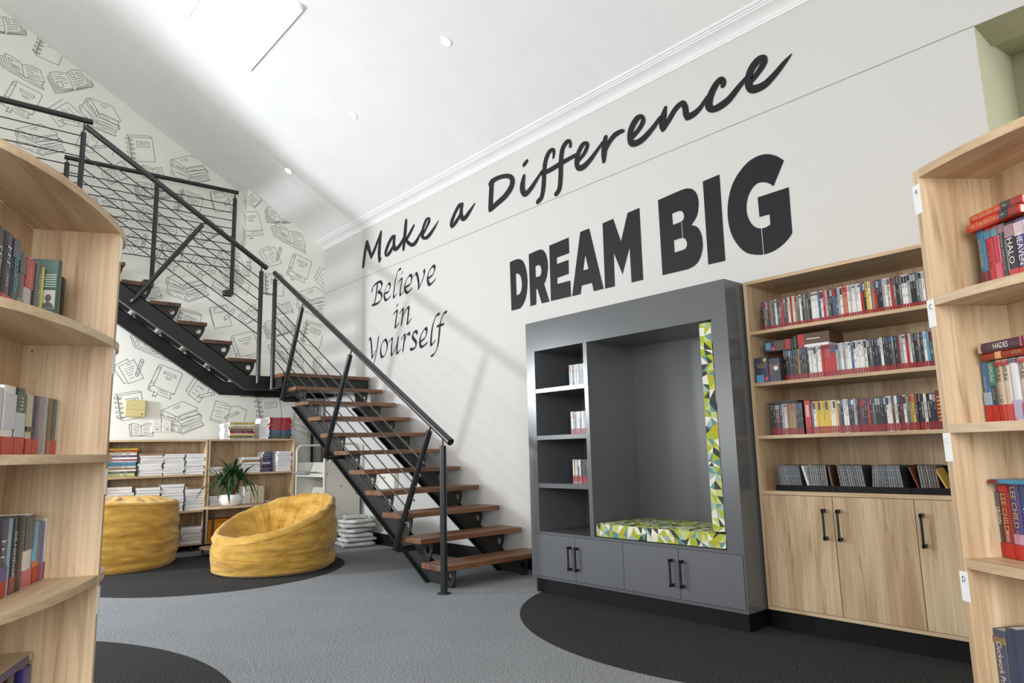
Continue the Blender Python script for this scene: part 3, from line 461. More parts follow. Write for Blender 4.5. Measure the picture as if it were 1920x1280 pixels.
# wallpapered end wall (x = 0) with the recess above the stairs
RY, RZ, RD = -1.165, 3.41, 0.22
b = MB()
def wallx(poly, x): b.add([(x, y, z) for y, z in poly], [tuple(range(len(poly)))], 0)
wallx([(0, 0), (YC, 0), (YC, RZ), (RY, RZ), (0, RZ)], 0.0)
wallx([(0, RZ), (RY, RZ), (RY, ceil_z(RY)), (0, ceil_z(0))], 0.0)
wallx([(RY, RZ), (YC, RZ), (YC, ceil_z(YC)), (RY, ceil_z(RY))], -RD)
b.add([(0, RY, RZ), (-RD, RY, RZ), (-RD, RY, ceil_z(RY)), (0, RY, ceil_z(RY))], [(0, 1, 2, 3)], 0)
b.add([(0, RY, RZ), (0, YC, RZ), (-RD, YC, RZ), (-RD, RY, RZ)], [(0, 1, 2, 3)], 0)
# the printed drawings of the wallpaper
INKW = 0.0062
def inside(y, z, rec):
    if z > ceil_z(y) - 0.012 or z < 0.15 or y > -0.012: return False
    r = (y < RY and z > RZ)
    return r if rec else (not r)
def draw(p, q, rec):
    n = max(1, int((q - p).length / 0.03))
    x = (-RD if rec else 0.0) + 0.0012
    d = q - p
    if d.length < 1e-5: return
    nn = Vector((-d.y, d.x)).normalized() * (INKW / 2); e = d.normalized() * (INKW * 0.4)
    run = None
    for i in range(n):
        a = p + d * (i / n); c = p + d * ((i + 1) / n); mid = (a + c) / 2
        if inside(mid.x, mid.y, rec):
            if run is None: run = [a, c]
            else: run[1] = c
        if run is not None and (i == n - 1 or not inside(mid.x, mid.y, rec)):
            a, c = run[0] - e, run[1] + e; run = None
            b.add([(x, a.x + nn.x, a.y + nn.y), (x, a.x - nn.x, a.y - nn.y), (x, c.x - nn.x, c.y - nn.y), (x, c.x + nn.x, c.y + nn.y)], [(0, 1, 2, 3)], 1)
for (k, y0, z0, re, im, rec) in MOTIF_AT:
    for line in MOTIF[k]:
        pts = [Vector((y0 + u * re - v * im, z0 + u * im + v * re)) for u, v in line]
        for p, q in zip(pts, pts[1:]): draw(p, q, rec)
# faint sliver of the pattern on the reveal
for i in range(16):
    z = 3.5 + i * 0.075
    for (u, v) in ((-0.03, -0.09), (-0.10, -0.16), (-0.05, -0.12)):
        zz = z + 0.05 * math.sin(i * 2.1 + u * 40)
        if zz + 0.1 < ceil_z(RY):
            b.add([(u, RY - 0.0012, zz), (v, RY - 0.0012, zz + 0.075), (v, RY - 0.0012, zz + 0.082), (u, RY - 0.0012, zz + 0.007)], [(0, 1, 2, 3)], 1)
struct('wall_back', b, [PAPER, INK], fix=False)

# sloping ceiling with the skylight opening (x, y in plan)
SX0, SX1, SY0, SY1 = 2.19, 3.66, -2.62, -2.02
SX1 = 3.62
b = MB()
xs = [-0.4, SX0, SX1, XR]; ys = [0.2, SY1, SY0, YC - 0.2]
for i in range(3):
    for j in range(3):
        if i == 1 and j == 1: continue
        P = [(xs[i], ys[j]), (xs[i + 1], ys[j]), (xs[i + 1], ys[j + 1]), (xs[i], ys[j + 1])]
        V = [(x, y, ceil_z(y)) for x, y in P] + [(x, y, ceil_z(y) + 0.12) for x, y in P]
        b.add(V, [(0, 1, 2, 3), (7, 6, 5, 4), (0, 4, 5, 1), (1, 5, 6, 2), (2, 6, 7, 3), (3, 7, 4, 0)])
struct('ceiling', b, CEILP)

# skylight: raised frame and bright pane
sk = thing('skylight', 'bright white rectangular skylight set in the sloping ceiling', 'skylight', (SX0, SY0, ceil_z(SY0)))
def slope_box(mb, x0, x1, y0, y1, d0, d1, mi=0):
    P = [(x0, y0), (x1, y0), (x1, y1), (x0, y1)]
    V = [(x, y, ceil_z(y) + d0) for x, y in P] + [(x, y, ceil_z(y) + d1) for x, y in P]
    mb.add(V, [(0, 1, 2, 3), (7, 6, 5, 4), (0, 4, 5, 1), (1, 5, 6, 2), (2, 6, 7, 3), (3, 7, 4, 0)], mi)
b = MB(); slope_box(b, SX0 + 0.004, SX1 - 0.004, SY0 + 0.004, SY1 - 0.004, 0.03, 0.04); part('pane', b, SKYL, sk)
b = MB()
e = 0.03
slope_box(b, SX0 + 0.003, SX0 + 0.003 + 0.012, SY0 + 0.003, SY1 - 0.003, -0.004, 0.028)
slope_box(b, SX1 - 0.003 - 0.012, SX1 - 0.003, SY0 + 0.003, SY1 - 0.003, -0.004, 0.028)
slope_box(b, SX0 + 0.016, SX1 - 0.016, SY0 + 0.003, SY0 + 0.015, -0.004, 0.028)
slope_box(b, SX0 + 0.05, SX1 - 0.003, SY1 - 0.012, SY1 + 0.022, -0.055, -0.003)
part('frame', b, TRIMW, sk)

# recessed downlights
for i, (x, y, lb) in enumerate(((1.092, -1.044, 'small recessed downlight nearest the wallpapered end wall'),
                                (2.888, -1.085, 'small recessed downlight in the middle of the ceiling row of three'),
                                (4.634, -1.088, 'small recessed downlight in sloping ceiling farthest from the wallpapered wall'))):
    z = ceil_z(y)
    t = thing('downlight', lb, 'downlight', (x, y, z), group='recessed ceiling downlights')
    n = Vector((0, -0.56, -1)).normalized(); u = Vector((1, 0, 0)); w = n.cross(u)
    b = MB(); ring = [Vector((x, y, z)) + n * 0.004 + u * (0.047 * math.cos(a)) + w * (0.047 * math.sin(a)) for a in [2 * math.pi * k / 24 for k in range(24)]]
    b.tube(ring, 0.007, 8, closed=True); part('trim_ring', b, TRIMW, t)
    b = MB(); b.disc(Vector((x, y, z)) + n * 0.003, u, w, 0.042); part('lamp', b, LAMP, t, fix=False)

# cornice along the long wall
prof = [(0, 4.098), (-0.012, 4.098), (-0.014, 4.112), (-0.022, 4.116), (-0.026, 4.128), (-0.04, 4.142), (-0.062, 4.156), (-0.09, 4.166), (-0.105, 4.168), (-0.107, 4.178), (-0.122, 4.180), (-0.124, 4.19), (-0.142, 4.192), (-0.146, 4.204), (-0.150, 4.209), (0.0, 4.209)]
b = MB(); b.prism(prof, 0.0, XR, lambda a, z, d: (d, a, z)); struct('trim_2', b, TRIMW)
# black skirting
b = MB(); b.box(0.0, 5.11, -0.016, 0.0, 0, 0.132); struct('baseboard_right', b, KICK)
b = MB(); b.box(0.0, 0.016, YC, -0.016, 0, 0.132); struct('baseboard_back', b, KICK)

# ------------------------------------------------------------------ lettering on the long wall
LAYER = [0]
def wall_word(root, name, strokes, nib=None):
    """One letter of cut vinyl; every stroke lies a hair in front of the one before it."""
    mb = MB()
    def emit(L, R, Y):
        for i in range(len(L) - 1):
            mb.add([(L[i][0], Y, L[i][1]), (R[i][0], Y, R[i][1]), (R[i + 1][0], Y, R[i + 1][1]), (L[i + 1][0], Y, L[i + 1][1])], [(0, 1, 2, 3)])
    def layer():
        LAYER[0] = (LAYER[0] + 1) % 24; return -0.0018 - 0.00025 * LAYER[0]
    for st in strokes:
        P = spline(st, 5); N = len(P)
        if nib is not None: emit([(p[0] - nib[0], p[1] - nib[1]) for p in P], [(p[0] + nib[0], p[1] + nib[1]) for p in P], layer())
        L = []; R = []
        for i, p in enumerate(P):
            d = P[min(i + 1, N - 1)] - P[max(i - 1, 0)]; d = Vector((d[0], d[1])); d = d.normalized() if d.length > 0 else Vector((1, 0))
            w = p[2] if nib is None else nib[2]
            L.append((p[0] - d.y * w, p[1] + d.x * w)); R.append((p[0] + d.y * w, p[1] - d.x * w))
        emit(L, R, layer())
        if nib is None:
            for p in (P[0], P[-1]): mb.disc((p[0], layer(), p[1]), Vector((1, 0, 0)), Vector((0, 0, 1)), p[2], 18)
    link(name, mb.mesh(name, BLACKL, tuple(root.location), fix=False), root)
def by_letter(strokes, counts):
    i = 0
    for n in counts:
        yield strokes[i:i + n]; i += n
t = thing('wall_lettering', 'large black brush-script wall lettering reading Make a Difference under the cornice', 'wall lettering', (1.3, 0, 3.5))
for w, cn in zip(LET_MAKE, ((5, 2, 3, 1), (2,), (2, 2, 2, 1, 1, 2, 1, 3, 1, 1))):
    for g in by_letter(w, cn): wall_word(t, 'letter', g)
t = thing('wall_lettering', 'black calligraphic wall lettering reading Believe in Yourself above the stairs', 'wall lettering', (1.3, 0, 2.4))
for w, cn in zip(LET_BELIEVE, ((4, 1, 1, 2, 1, 2, 1), (2, 2), (3, 1, 2, 2, 1, 1, 1, 2))):
    for g in by_letter(w, cn): wall_word(t, 'letter', g, nib=(0.0145, 0.0145, 0.0048))
t = thing('wall_lettering', 'huge bold black capitals reading DREAM BIG on the wall above the grey nook', 'wall lettering', (4.3, 0, 2.3))
for rec in LET_DREAM:
    mb = MB(); outer = smooth_poly(rec[1]); holes = [smooth_poly(h) for h in rec[2:]]
    V, F = poly_fill(outer, holes); mb.add([(a, -0.0022, z) for a, z in V], F)
    o = link('letter', mb.mesh('letter', BLACKL, tuple(t.location), fix=False), t)
    if rec[0] in 'BG':      # seams in the vinyl
        sb = MB()
        if rec[0] == 'B': sb.box(VSEAM[0][0] - 0.002, VSEAM[0][0] + 0.002, -0.0032, -0.0024, VSEAM[0][1], VSEAM[0][2])
        else: sb.box(VSEAM[1][0] - 0.002, VSEAM[1][0] + 0.002, -0.0032, -0.0024, VSEAM[1][1], VSEAM[1][2])
        sub('vinyl_seam', sb, WALLP, o, t)

# ------------------------------------------------------------------ things on the end wall
t = thing('alarm_box', 'yellowed plastic alarm box mounted on wallpaper above the left low bookcase', 'alarm box', (0, -2.42, 1.60))
b = MB(); b.box(0, 0.055, -2.53, -2.31, 1.60, 1.80); part('casing', b, ALARM, t, bev=0.006)
b = MB(); b.box(0.055, 0.058, -2.525, -2.315, 1.685, 1.688); part('seam', b, mat('alarm_dark', rgb(178, 164, 108), 0.5), t)
b = MB(); b.disc((0.0565, -2.345, 1.63), Vector((0, 1, 0)), Vector((0, 0, 1)), 0.008); b.disc((0.0565, -2.44, 1.73), Vector((0, 1, 0)), Vector((0, 0, 1)), 0.004)
part('indicator', b, DARK, t, fix=False)
for (y0, lb) in ((-2.219, 'white wall socket plate closest to the yellowed alarm box'), (-2.104, 'white wall socket plate away from the alarm box, second of the pair')):
    t = thing('wall_socket', lb, 'socket', (0, y0, 1.42), group='socket plates over the left low bookcase')
    b = MB(); b.box(0, 0.012, y0, y0 + 0.102, 1.42, 1.565); part('plate', b, SOCK, t, bev=0.003)
    b = MB()
    for (dy, dz) in ((0.03, 0.06), (0.07, 0.06), (0.05, 0.10)): b.disc((0.0125, y0 + dy, 1.42 + dz), Vector((0, 1, 0)), Vector((0, 0, 1)), 0.006)
    b.box(0.012, 0.018, y0 + 0.04, y0 + 0.06, 1.445, 1.46); part('pin_holes', b, mat('socket_shade', rgb(160, 156, 146), 0.5), t, fix=False)
t = thing('wall_panel', 'narrow dark grey panel on the end wall in the corner behind the book trolley', 'panel', (0, -0.09, 0.7))
b = MB(); b.box(0, 0.03, -0.165, -0.02, 0.7, 1.62); part('cover', b, DARK, t, bev=0.003)
t = thing('wall_dispenser', 'white box with small printed word fixed to wall behind the stairs', 'wall box', (1.87, 0, 0.67))
b = MB(); b.box(1.70, 2.06, -0.06, 0, 0.665, 0.868); part('casing', b, SOCK, t, bev=0.004)
b = MB(); add_text(b, 'Dispel', 0.05, (1.80, -0.0612, 0.80), (1, 0, 0), (0, 0, 1)); part('printed_word', b, TXTB, t, fix=False)

# ================================================================== STAIRS
RISE, RUN, Z1, X1 = 0.187, 0.318, 0.191, 4.624
TY0, TY1 = -1.167, -0.045
st = thing('staircase', 'open-riser staircase of dark timber treads on black steel channel stringers with landing', 'staircase', (2.6, -0.6, 0))
for i in range(10):
    xf = X1 - RUN * i; zt = Z1 + RISE * i
    b = MB(); b.box(xf - 0.309, xf, TY0, TY1, zt - 0.043, zt); part('tread', b, TREADW, st, bev=0.004)
ZL = Z1 + RISE * 10
b = MB(); b.box(0.02, X1 - RUN * 10, TY0 - 0.02, TY1, ZL - 0.043, ZL); part('landing_deck', b, TREADW, st, bev=0.004)
UY, URUN, URISE, UZ, UX0, UX1 = -1.34, 0.2945, 0.1943, 2.258, 0.10, 1.0
for j in range(7):
    yf = UY - URUN * j; zt = UZ + URISE * j
    b = MB(); b.box(UX0, UX1, yf - 0.32, yf, zt - 0.043, zt); part('tread', b, TREADX, st, bev=0.004)
ZU = UZ + URISE * 7
b = MB(); b.box(0.0, 1.12, YC, UY - URUN * 7, ZU - 0.26, ZU); part('upper_landing', b, [STEELM], st)
# stringers: steel channels (web and two flanges) following the pitch
def channel(mb, p0, p1, h, fn, flange, cut=None):
    (a0, z0), (a1, z1) = p0, p1
    mb.prism([(a0, z0), (a1, z1), (a1, z1 + h), (a0, z0 + h)], 0, 0.008, fn)
    mb.prism([(a0, z0), (a1, z1), (a1, z1 + 0.012), (a0, z0 + 0.012)], 0, flange, fn)
    mb.prism([(a0, z0 + h - 0.012), (a1, z1 + h - 0.012), (a1, z1 + h), (a0, z0 + h)], 0, flange, fn)
K = -0.588
def lower_z(x): return 1.728 + K * (x - 1.238)     # under edge of the lower stringers
for (yw, sgn, nm) in ((-0.985, -1, 'stringer'), (-0.20, -1, 'stringer')):
    b = MB(); fn = lambda a, z, d, yw=yw, sgn=sgn: (a, yw + sgn * d, z)
    xe = 1.238 + 1.728 / -K
    poly = [(1.36, lower_z(1.36)), (xe, 0.0), (xe + 0.36, 0.0), (1.36, lower_z(1.36) + 0.213)]
    b.prism(poly, 0, 0.008, fn)
    for (c0, c1) in ((0.0, 0.012), (0.201, 0.213)):
        b.prism([(1.36, lower_z(1.36) + c0), (xe + c0 / -K, 0.0), (xe + c1 / -K, 0.0), (1.36, lower_z(1.36) + c1)], -0.004, 0.055, fn)
    part(nm, b, STEELM, st)
def upper_z(y): return 1.889 + 0.66 * (-1.489 - y)
for xw in (1.045, 0.20):
    b = MB(); fn = lambda a, z, d, xw=xw: (xw - d, a, z)
    y1 = UY - URUN * 7
    b.prism([(-1.05, 1.889), (-1.489, 1.889), (y1, upper_z(y1)), (y1, upper_z(y1) + 0.205), (-1.45, 2.055), (-1.05, 2.05)], 0, 0.008, fn)
    b.prism([(-1.489, 1.889), (y1, upper_z(y1)), (y1, upper_z(y1) + 0.012), (-1.489, 1.901)], -0.004, 0.06, fn)
    b.prism([(-1.45, 2.043), (y1, upper_z(y1) + 0.193), (y1, upper_z(y1) + 0.205), (-1.45, 2.055)], 0, 0.06, fn)
    b.prism([(-1.05, 1.885), (-1.489, 1.885), (-1.489, 1.897), (-1.05, 1.897)], -0.004, 0.06, fn)
    part('stringer', b, STEELM, st)
b = MB()   # landing frame
for (x0, x1, y0, y1) in ((1.0, 1.40, -1.175, -1.165), (1.39, 1.40, -1.175, -0.05), (0.03, 1.40, -0.06, -0.05), (0.03, 0.04, -1.175, -0.05), (0.03, 1.40, -0.62, -0.61)):
    b.box(x0, x1, y0, y1, 1.885, ZL - 0.043)
for (x0, x1, y0, y1) in ((1.0, 1.40, -1.215, -1.165), (1.35, 1.40, -1.175, -0.05)):
    b.box(x0, x1, y0, y1, 1.885, 1.895)
part('landing_frame', b, STEELM, st)
b = MB(); b.box(0.05, 0.13, -0.15, -0.07, 0.0, 1.885); part('landing_post', b, mat('post_grey', rgb(150, 150, 150), 0.5), st)
# perforated bracket plates between stringers and treads
def bracket_mesh():
    mb = MB()
    out = [(-0.30, -0.043), (-0.02, -0.043), (-0.022, -0.08), (-0.032, -0.115), (-0.048, -0.15), (-0.07, -0.185), (-0.09, -0.215), (-0.30, -0.09)]
    hole = [(-0.093 + 0.03 * math.cos(a), -0.107 + 0.03 * math.sin(a)) for a in [2 * math.pi * k / 18 for k in range(18)]]
    plate(mb, out, [hole], -0.005, 0.005, lambda a, z, d: (a, d, z))
    mb.box(-0.30, -0.02, -0.025, 0.025, -0.049, -0.043)
    return mb.mesh('bracket', STEELM)
BR = bracket_mesh()
for i in range(10):
    for yb in (-1.03, -0.245):
        link('bracket', BR, st, (X1 - RUN * i - 2.6, yb + 0.6, Z1 + RISE * i))
for j in range(7):
    for xb in (0.985, 0.24):
        link('bracket', BR, st, (xb - 2.6, UY - URUN * j + 0.6, UZ + URISE * j), math.pi / 2)

# ------------------------------------------------------------------ railings
def along(p, q, t): return Vector(p) + (Vector(q) - Vector(p)) * t
PR, HR, RR = 0.026, 0.030, 0.0065
rl = thing('stair_railing', 'black tube railing of the lower stair flight with leaning posts and thin rods', 'railing', (4.68, -1.2, 0))
h0, h1 = (1.138, -1.2, 3.322), (4.79, -1.2, 1.163)
b = MB(); b.tube([h0, h1], HR, 16); part('handrail', b, STEEL, rl)
def hz(x): return h0[2] + (x - h0[0]) * (h1[2] - h0[2]) / (h1[0] - h0[0])
for (bx, bz, tx, tz) in ((3.952, 0.252, 4.492, 1.262), (2.576, 1.05, 3.108, 2.063), (1.452, 1.722, 1.951, 2.746)):
    b = MB()
    b.tube([(bx + 0.03, -1.0, bz + 0.02), (bx + 0.02, -1.17, bz + 0.015), (bx + 0.015, -1.2, bz + 0.03), (tx, -1.2, tz)], PR, 14)
    d = Vector((tx - bx, 0, tz - bz)).normalized()
    b.tube([(tx, -1.2, tz), (tx + d.x * 0.07, -1.2, tz + d.z * 0.07)], 0.008, 8)
    part('post', b, STEEL, rl)
b = MB(); b.tube([(1.15, -1.2, 1.886), (1.15, -1.2, 3.235)], PR, 14); b.tube([(1.15, -1.2, 3.235), (1.15, -1.2, 3.30)], 0.008, 8); part('post', b, STEEL, rl)
b = MB(); b.tube([(4.68, -1.2, 0.0), (4.68, -1.2, 1.137)], 0.028, 16); b.tube([(4.68, -1.2, 1.137), (4.68, -1.2, 1.21)], 0.008, 8)
b.lathe([(0.0, 0.0), (0.055, 0.0), (0.055, 0.006), (0.03, 0.010)], 18, (4.68, -1.2, 0)); part('newel_post', b, STEEL, rl)
for k in range(6):
    f = 0.232 + 0.1 * k
    p1 = along((4.492, -1.2, 1.262), (3.952, -1.2, 0.252), f)
    dx = p1.x + 0.05 - 1.15; sl = (h1[2] - h0[2]) / (h1[0] - h0[0])
    b = MB(); b.tube([(1.15, -1.2, p1.z - sl * (p1.x - 1.15)), (p1.x + 0.06, -1.2, p1.z + sl * 0.06)], RR, 8); part('rod', b, ROD, rl)

XU = 1.115
ru = thing('stair_railing', 'black tube railing climbing along the upper stair flight with one leaning post', 'railing', (XU, -1.35, 1.9))
u0, u1 = (XU, -1.29, 3.372), (XU, -3.30, 4.625)
b = MB(); b.tube([u0, u1], HR, 16); part('handrail', b, STEEL, ru)
b = MB(); b.tube([(XU, -1.36, 1.955), (XU, -1.36, 3.325)], PR, 14); b.tube([(XU, -1.36, 3.325), (XU, -1.36, 3.41)], 0.008, 8); b.tube([(XU, -1.36, 1.97), (1.045, -1.36, 1.97)], 0.02, 10); part('post', b, STEEL, ru)
b = MB(); b.tube([(1.045, -2.74, 2.79), (XU - 0.01, -2.735, 2.80), (XU, -2.72, 2.815), (XU, -2.07, 3.77)], PR, 14)
b.tube([(XU, -2.07, 3.77), (XU, -2.028, 3.83)], 0.008, 8); part('post', b, STEEL, ru)
b = MB(); b.tube([(XU, -3.31, ZU - 0.15), (XU, -3.31, 4.545)], PR, 14); b.tube([(XU, -3.31, 4.545), (XU, -3.31, 4.66)], 0.008, 8); part('post', b, STEEL, ru)
us = (u1[2] - u0[2]) / (u1[1] - u0[1])
for k in range(6):
    z0 = 3.225 - 0.1385 * k
    b = MB(); b.tube([(XU, -1.36, z0), (XU, -3.31, z0 + us * (-3.31 + 1.36))], RR, 8); part('rod', b, ROD, ru)
b = MB(); b.tube([(XU, -1.36, 3.05), (1.15, -1.2, 3.05)], RR, 8); part('tie_rod', b, ROD, ru)

rt = thing('landing_railing', 'black level railing along the edge of the upper landing behind curved bookcase', 'railing', (XU, -4.8, ZU))
b = MB(); b.tube([(XU, -3.235, 4.686), (XU, YC + 0.05, 4.686)], HR, 16); part('handrail', b, STEEL, rt)
for y in (-4.75, -6.2):
    b = MB(); b.tube([(XU, y, ZU - 0.15), (XU, y, 4.66)], PR, 14); part('post', b, STEEL, rt)
for k in range(8):
    b = MB(); z = 4.505 - 0.115 * k; b.tube([(XU, -3.31, z), (XU, YC + 0.05, z)], RR, 8); part('rod', b, ROD, rt)

XG = 0.085
rg = thing('guard_railing', 'black level guard railing fixed to the wallpapered wall across the recess', 'railing', (XG, -2.33, 3.23))
b = MB(); b.tube([(XG, -3.34, 4.628), (XG, -1.325, 4.658)], 0.027, 16); part('handrail', b, STEEL, rg)
for y in (-3.31, -2.335, -1.363):
    b = MB(); b.tube([(XG, y, 3.225), (XG, y, 4.565)], 0.027, 14); b.tube([(XG, y, 4.565), (XG, y, 4.63)], 0.008, 8)
    b.tube([(XG, y, 3.255), (0.0, y - 0.005, 3.255)], 0.018, 10); b.box(0.0, 0.012, y - 0.085, y + 0.03, 3.215, 3.29); b.tube([(0.07, y - 0.07, 3.255), (0.0, y - 0.07, 3.255)], 0.016, 10); b.box(0.04, XG, y - 0.085, y + 0.02, 3.225, 3.285)
    part('post', b, STEEL, rg)
for k in range(9):
    b = MB(); z = 4.465 - 0.1105 * k; b.tube([(XG, -3.31, z - 0.015), (XG, -1.363, z + 0.005)], RR, 8); part('rod', b, ROD, rg)
# ================================================================== GREY READING NOOK
def handle(parent, root, x, y, z0, z1):
    b = MB(); w = 0.0055
    b.box(x - w, x + w, y - 0.034, y - 0.023, z0, z1)
    for z in (z0, z1 - 0.02): b.box(x - 0.008, x + 0.008, y - 0.034, y, z, z + 0.02)
    return sub('handle', b, HANDLE, parent, root, bev=0.0015)
GX0, GX1, GY, GZ0, GZ1 = 5.112, 6.978, -0.659, 0.105, 2.117
nk = thing('reading_nook', 'tall grey lacquered reading nook cabinet with cubbies, seat alcove and four doors', 'reading nook', (6.04, -0.33, 0))
b = MB()
rect = lambda x0, x1, z0, z1: [(x0, z0), (x1, z0), (x1, z1), (x0, z1)]
plate(b, rect(GX0, GX1, GZ0, GZ1), [rect(5.210, 5.748, 0.458, 1.876), rect(5.785, 6.866, 0.458, 1.876), rect(5.1335, 6.9685, 0.1245, 0.438)], GY, GY + 0.022, lambda x, z, d: (x, d, z))
Y2 = GY + 0.022
b.box(GX0, 5.210, Y2, 0, GZ0, GZ1); b.box(6.866, GX1, Y2, 0, GZ0, GZ1)
b.box(5.210, 6.866, Y2, 0, 1.876, GZ1)
b.box(5.748, 5.785, Y2, -0.12, 0.458, 1.876)
b.box(5.210, 6.866, Y2, 0, 0.438, 0.458)
b.box(5.210, 6.866, -0.12, 0, 0.458, 1.876)
b.box(5.210, 6.866, Y2, 0, GZ0, 0.438)
part('carcass', b, GREY, nk)
for z in (1.551, 1.179, 0.808):
    b = MB(); b.box(5.210, 5.748, GY + 0.002, -0.12, z - 0.018, z + 0.018); part('shelf', b, GREY, nk, bev=0.002)
b = MB(); b.box(GX0 + 0.03, GX1 - 0.012, GY + 0.02, 0, 0.0, GZ0); part('plinth', b, KICK, nk)
dx = [5.135, 5.590, 6.047, 6.507, 6.967]
for i in range(4):
    b = MB(); b.box(dx[i] + 0.0018, dx[i + 1] - 0.0018, GY - 0.003, GY + 0.018, 0.1265, 0.4360)
    d = part('door', b, GREYD, nk, bev=0.0015)
    handle(d, nk, (5.543, 5.617, 6.457, 6.538)[i], GY - 0.004, 0.200, 0.372)
b = MB()
for i in range(5): b.box(dx[i] - 0.0016, dx[i] + 0.0016, GY + 0.001, GY + 0.020, 0.1245, 0.4375)
part('door_gap', b, DARK, nk)

def tri_pad(x0, x1, y0, y1, z0, z1, seed, r=0.018):
    """Upholstered pad whose fabric is a print of coloured triangles."""
    rnd = random.Random(seed); mb = MB()
    c = Vector(((x0 + x1) / 2, (y0 + y1) / 2, (z0 + z1) / 2)); h = Vector(((x1 - x0) / 2, (y1 - y0) / 2, (z1 - z0) / 2))
    def shape(p):
        q = Vector((max(-h.x + r, min(h.x - r, p.x)), max(-h.y + r, min(h.y - r, p.y)), max(-h.z + r, min(h.z - r, p.z))))
        d = p - q
        if d.length > 1e-9: d = d.normalized() * r
        return c + q + d
    S = 0.043
    for ax in range(3):
        for sg in (-1, 1):
            u, v = (ax + 1) % 3, (ax + 2) % 3
            nu = max(2, round(2 * h[u] / S)); nv = max(2, round(2 * h[v] / S)); P = []
            for i in range(nu + 1):
                for j in range(nv + 1):
                    p = Vector((0, 0, 0)); p[ax] = sg * h[ax]
                    ju = (rnd.random() - 0.5) * 0.55 if 0 < i < nu else 0; jv = (rnd.random() - 0.5) * 0.55 if 0 < j < nv else 0
                    p[u] = -h[u] + 2 * h[u] * (i + ju) / nu; p[v] = -h[v] + 2 * h[v] * (j + jv) / nv
                    P.append(shape(p))
            o = len(mb.v); mb.v += [tuple(p) for p in P]
            for i in range(nu):
                for j in range(nv):
                    a, b2, c2, d2 = [o + k for k in (i * (nv + 1) + j, (i + 1) * (nv + 1) + j, (i + 1) * (nv + 1) + j + 1, i * (nv + 1) + j + 1)]
                    for f in (((a, b2, c2), (a, c2, d2)) if rnd.random() < 0.5 else ((a, b2, d2), (b2, c2, d2))):
                        mb.f.append(list(f)); mb.m.append(rnd.choice((0, 0, 0, 1, 1, 2, 2, 2, 3, 3, 4, 4, 5, 6))); mb.sm.append(False)
    return mb
solo('seat_cushion', tri_pad(5.80, 6.864, GY - 0.004, -0.125, 0.459, 0.556, 3), CUSH, 'lime and teal triangle-print seat cushion lying in the grey nook', 'cushion', (6.33, -0.39, 0.459))
solo('back_cushion', tri_pad(6.768, 6.864, GY - 0.004, -0.125, 0.558, 1.866, 5), CUSH, 'tall triangle-print back cushion standing upright along right side of grey nook', 'cushion', (6.816, -0.39, 0.558))

# ================================================================== OAK MEDIA CABINET
MX0, MX1, MY, MZ0, MZ1 = 6.992, 8.735, -0.464, 0.108, 2.116
mc = thing('media_cabinet', 'tall oak cabinet of open shelves over doors beside the grey nook', 'cabinet', (7.86, -0.23, 0))
b = MB(); b.box(MX0, MX0 + 0.02, MY, 0, MZ0, MZ1); part('side_panel', b, OAK_V, mc, bev=0.001)
b = MB(); b.box(MX1 - 0.02, MX1, MY, 0, MZ0, MZ1); part('side_panel', b, OAK_V, mc, bev=0.001)
b = MB(); b.box(MX0 + 0.02, MX1 - 0.02, MY, 0, MZ1 - 0.021, MZ1); part('top_panel', b, OAK_X, mc, bev=0.001)
b = MB(); b.box(MX0 + 0.02, MX1 - 0.02, -0.016, 0, 0.13, MZ1 - 0.02); part('back_panel', b, OAK_V, mc)
MSH = (1.790, 1.464, 1.137)
for z in MSH:
    b = MB(); b.box(MX0 + 0.02, MX1 - 0.02, MY + 0.004, -0.016, z - 0.021, z); part('shelf', b, OAK_X, mc, bev=0.001)
b = MB(); b.box(MX0 + 0.0202, MX1 - 0.0202, MY - 0.001, -0.0165, 0.782, 0.804); part('counter_shelf', b, OAK_X, mc, bev=0.001)
b = MB(); b.box(MX0 + 0.0202, MX1 - 0.0202, MY, -0.0165, MZ0, 0.128); part('bottom_panel', b, OAK_X, mc, bev=0.001)
b = MB(); b.box(MX0 + 0.02, MX1 - 0.02, MY + 0.02, -0.016, 0.128, 0.78); part('inner_box', b, DARK, mc)
mdx = [7.0135, 7.4395, 7.8645, 8.290, 8.7155]
for i in range(4):
    b = MB(); b.box(mdx[i] + 0.002, mdx[i + 1] - 0.002, MY - 0.002, MY + 0.016, 0.1305, 0.7795)
    d = part('door', b, OAK_V, mc, bev=0.001)
    handle(d, mc, (7.391, 7.473, 7.900, 8.66)[i], MY - 0.002, 0.540, 0.712)
b = MB(); b.box(MX0, MX1, MY + 0.022, 0, 0.0, MZ0); part('plinth', b, KICK, mc)

# ------------------------------------------------------------------ discs and books in the cabinet
SPC = {'k': (34, 34, 38), 'g': (96, 98, 102), 'w': (232, 230, 226), 'c': (216, 208, 186), 'r': (186, 34, 34), 'b': (62, 92, 136), 't': (168, 134, 92), 'o': (206, 122, 92), 'y': (222, 184, 44),
       'p': (92, 66, 132), 's': (168, 172, 178), 'm': (104, 42, 46), 'n': (38, 46, 74), 'e': (72, 118, 128), 'u': (92, 62, 44), 'a': (92, 158, 196), 'l': (206, 216, 152), 'v': (58, 86, 78)}
SPN = {'k': 'black', 'g': 'dark grey', 'w': 'white', 'c': 'cream', 'r': 'red', 'b': 'blue', 't': 'tan', 'o': 'salmon', 'y': 'yellow', 'p': 'purple', 's': 'silver', 'm': 'maroon', 'n': 'navy', 'e': 'teal', 'u': 'brown', 'a': 'sky blue', 'l': 'pale green', 'v': 'green'}
SPM = {k: mat('spine_' + SPN[k].replace(' ', '_'), rgb(*c), 0.32, bump=(40, 0.0, 0.16)) for k, c in SPC.items()}
DVDM = {}
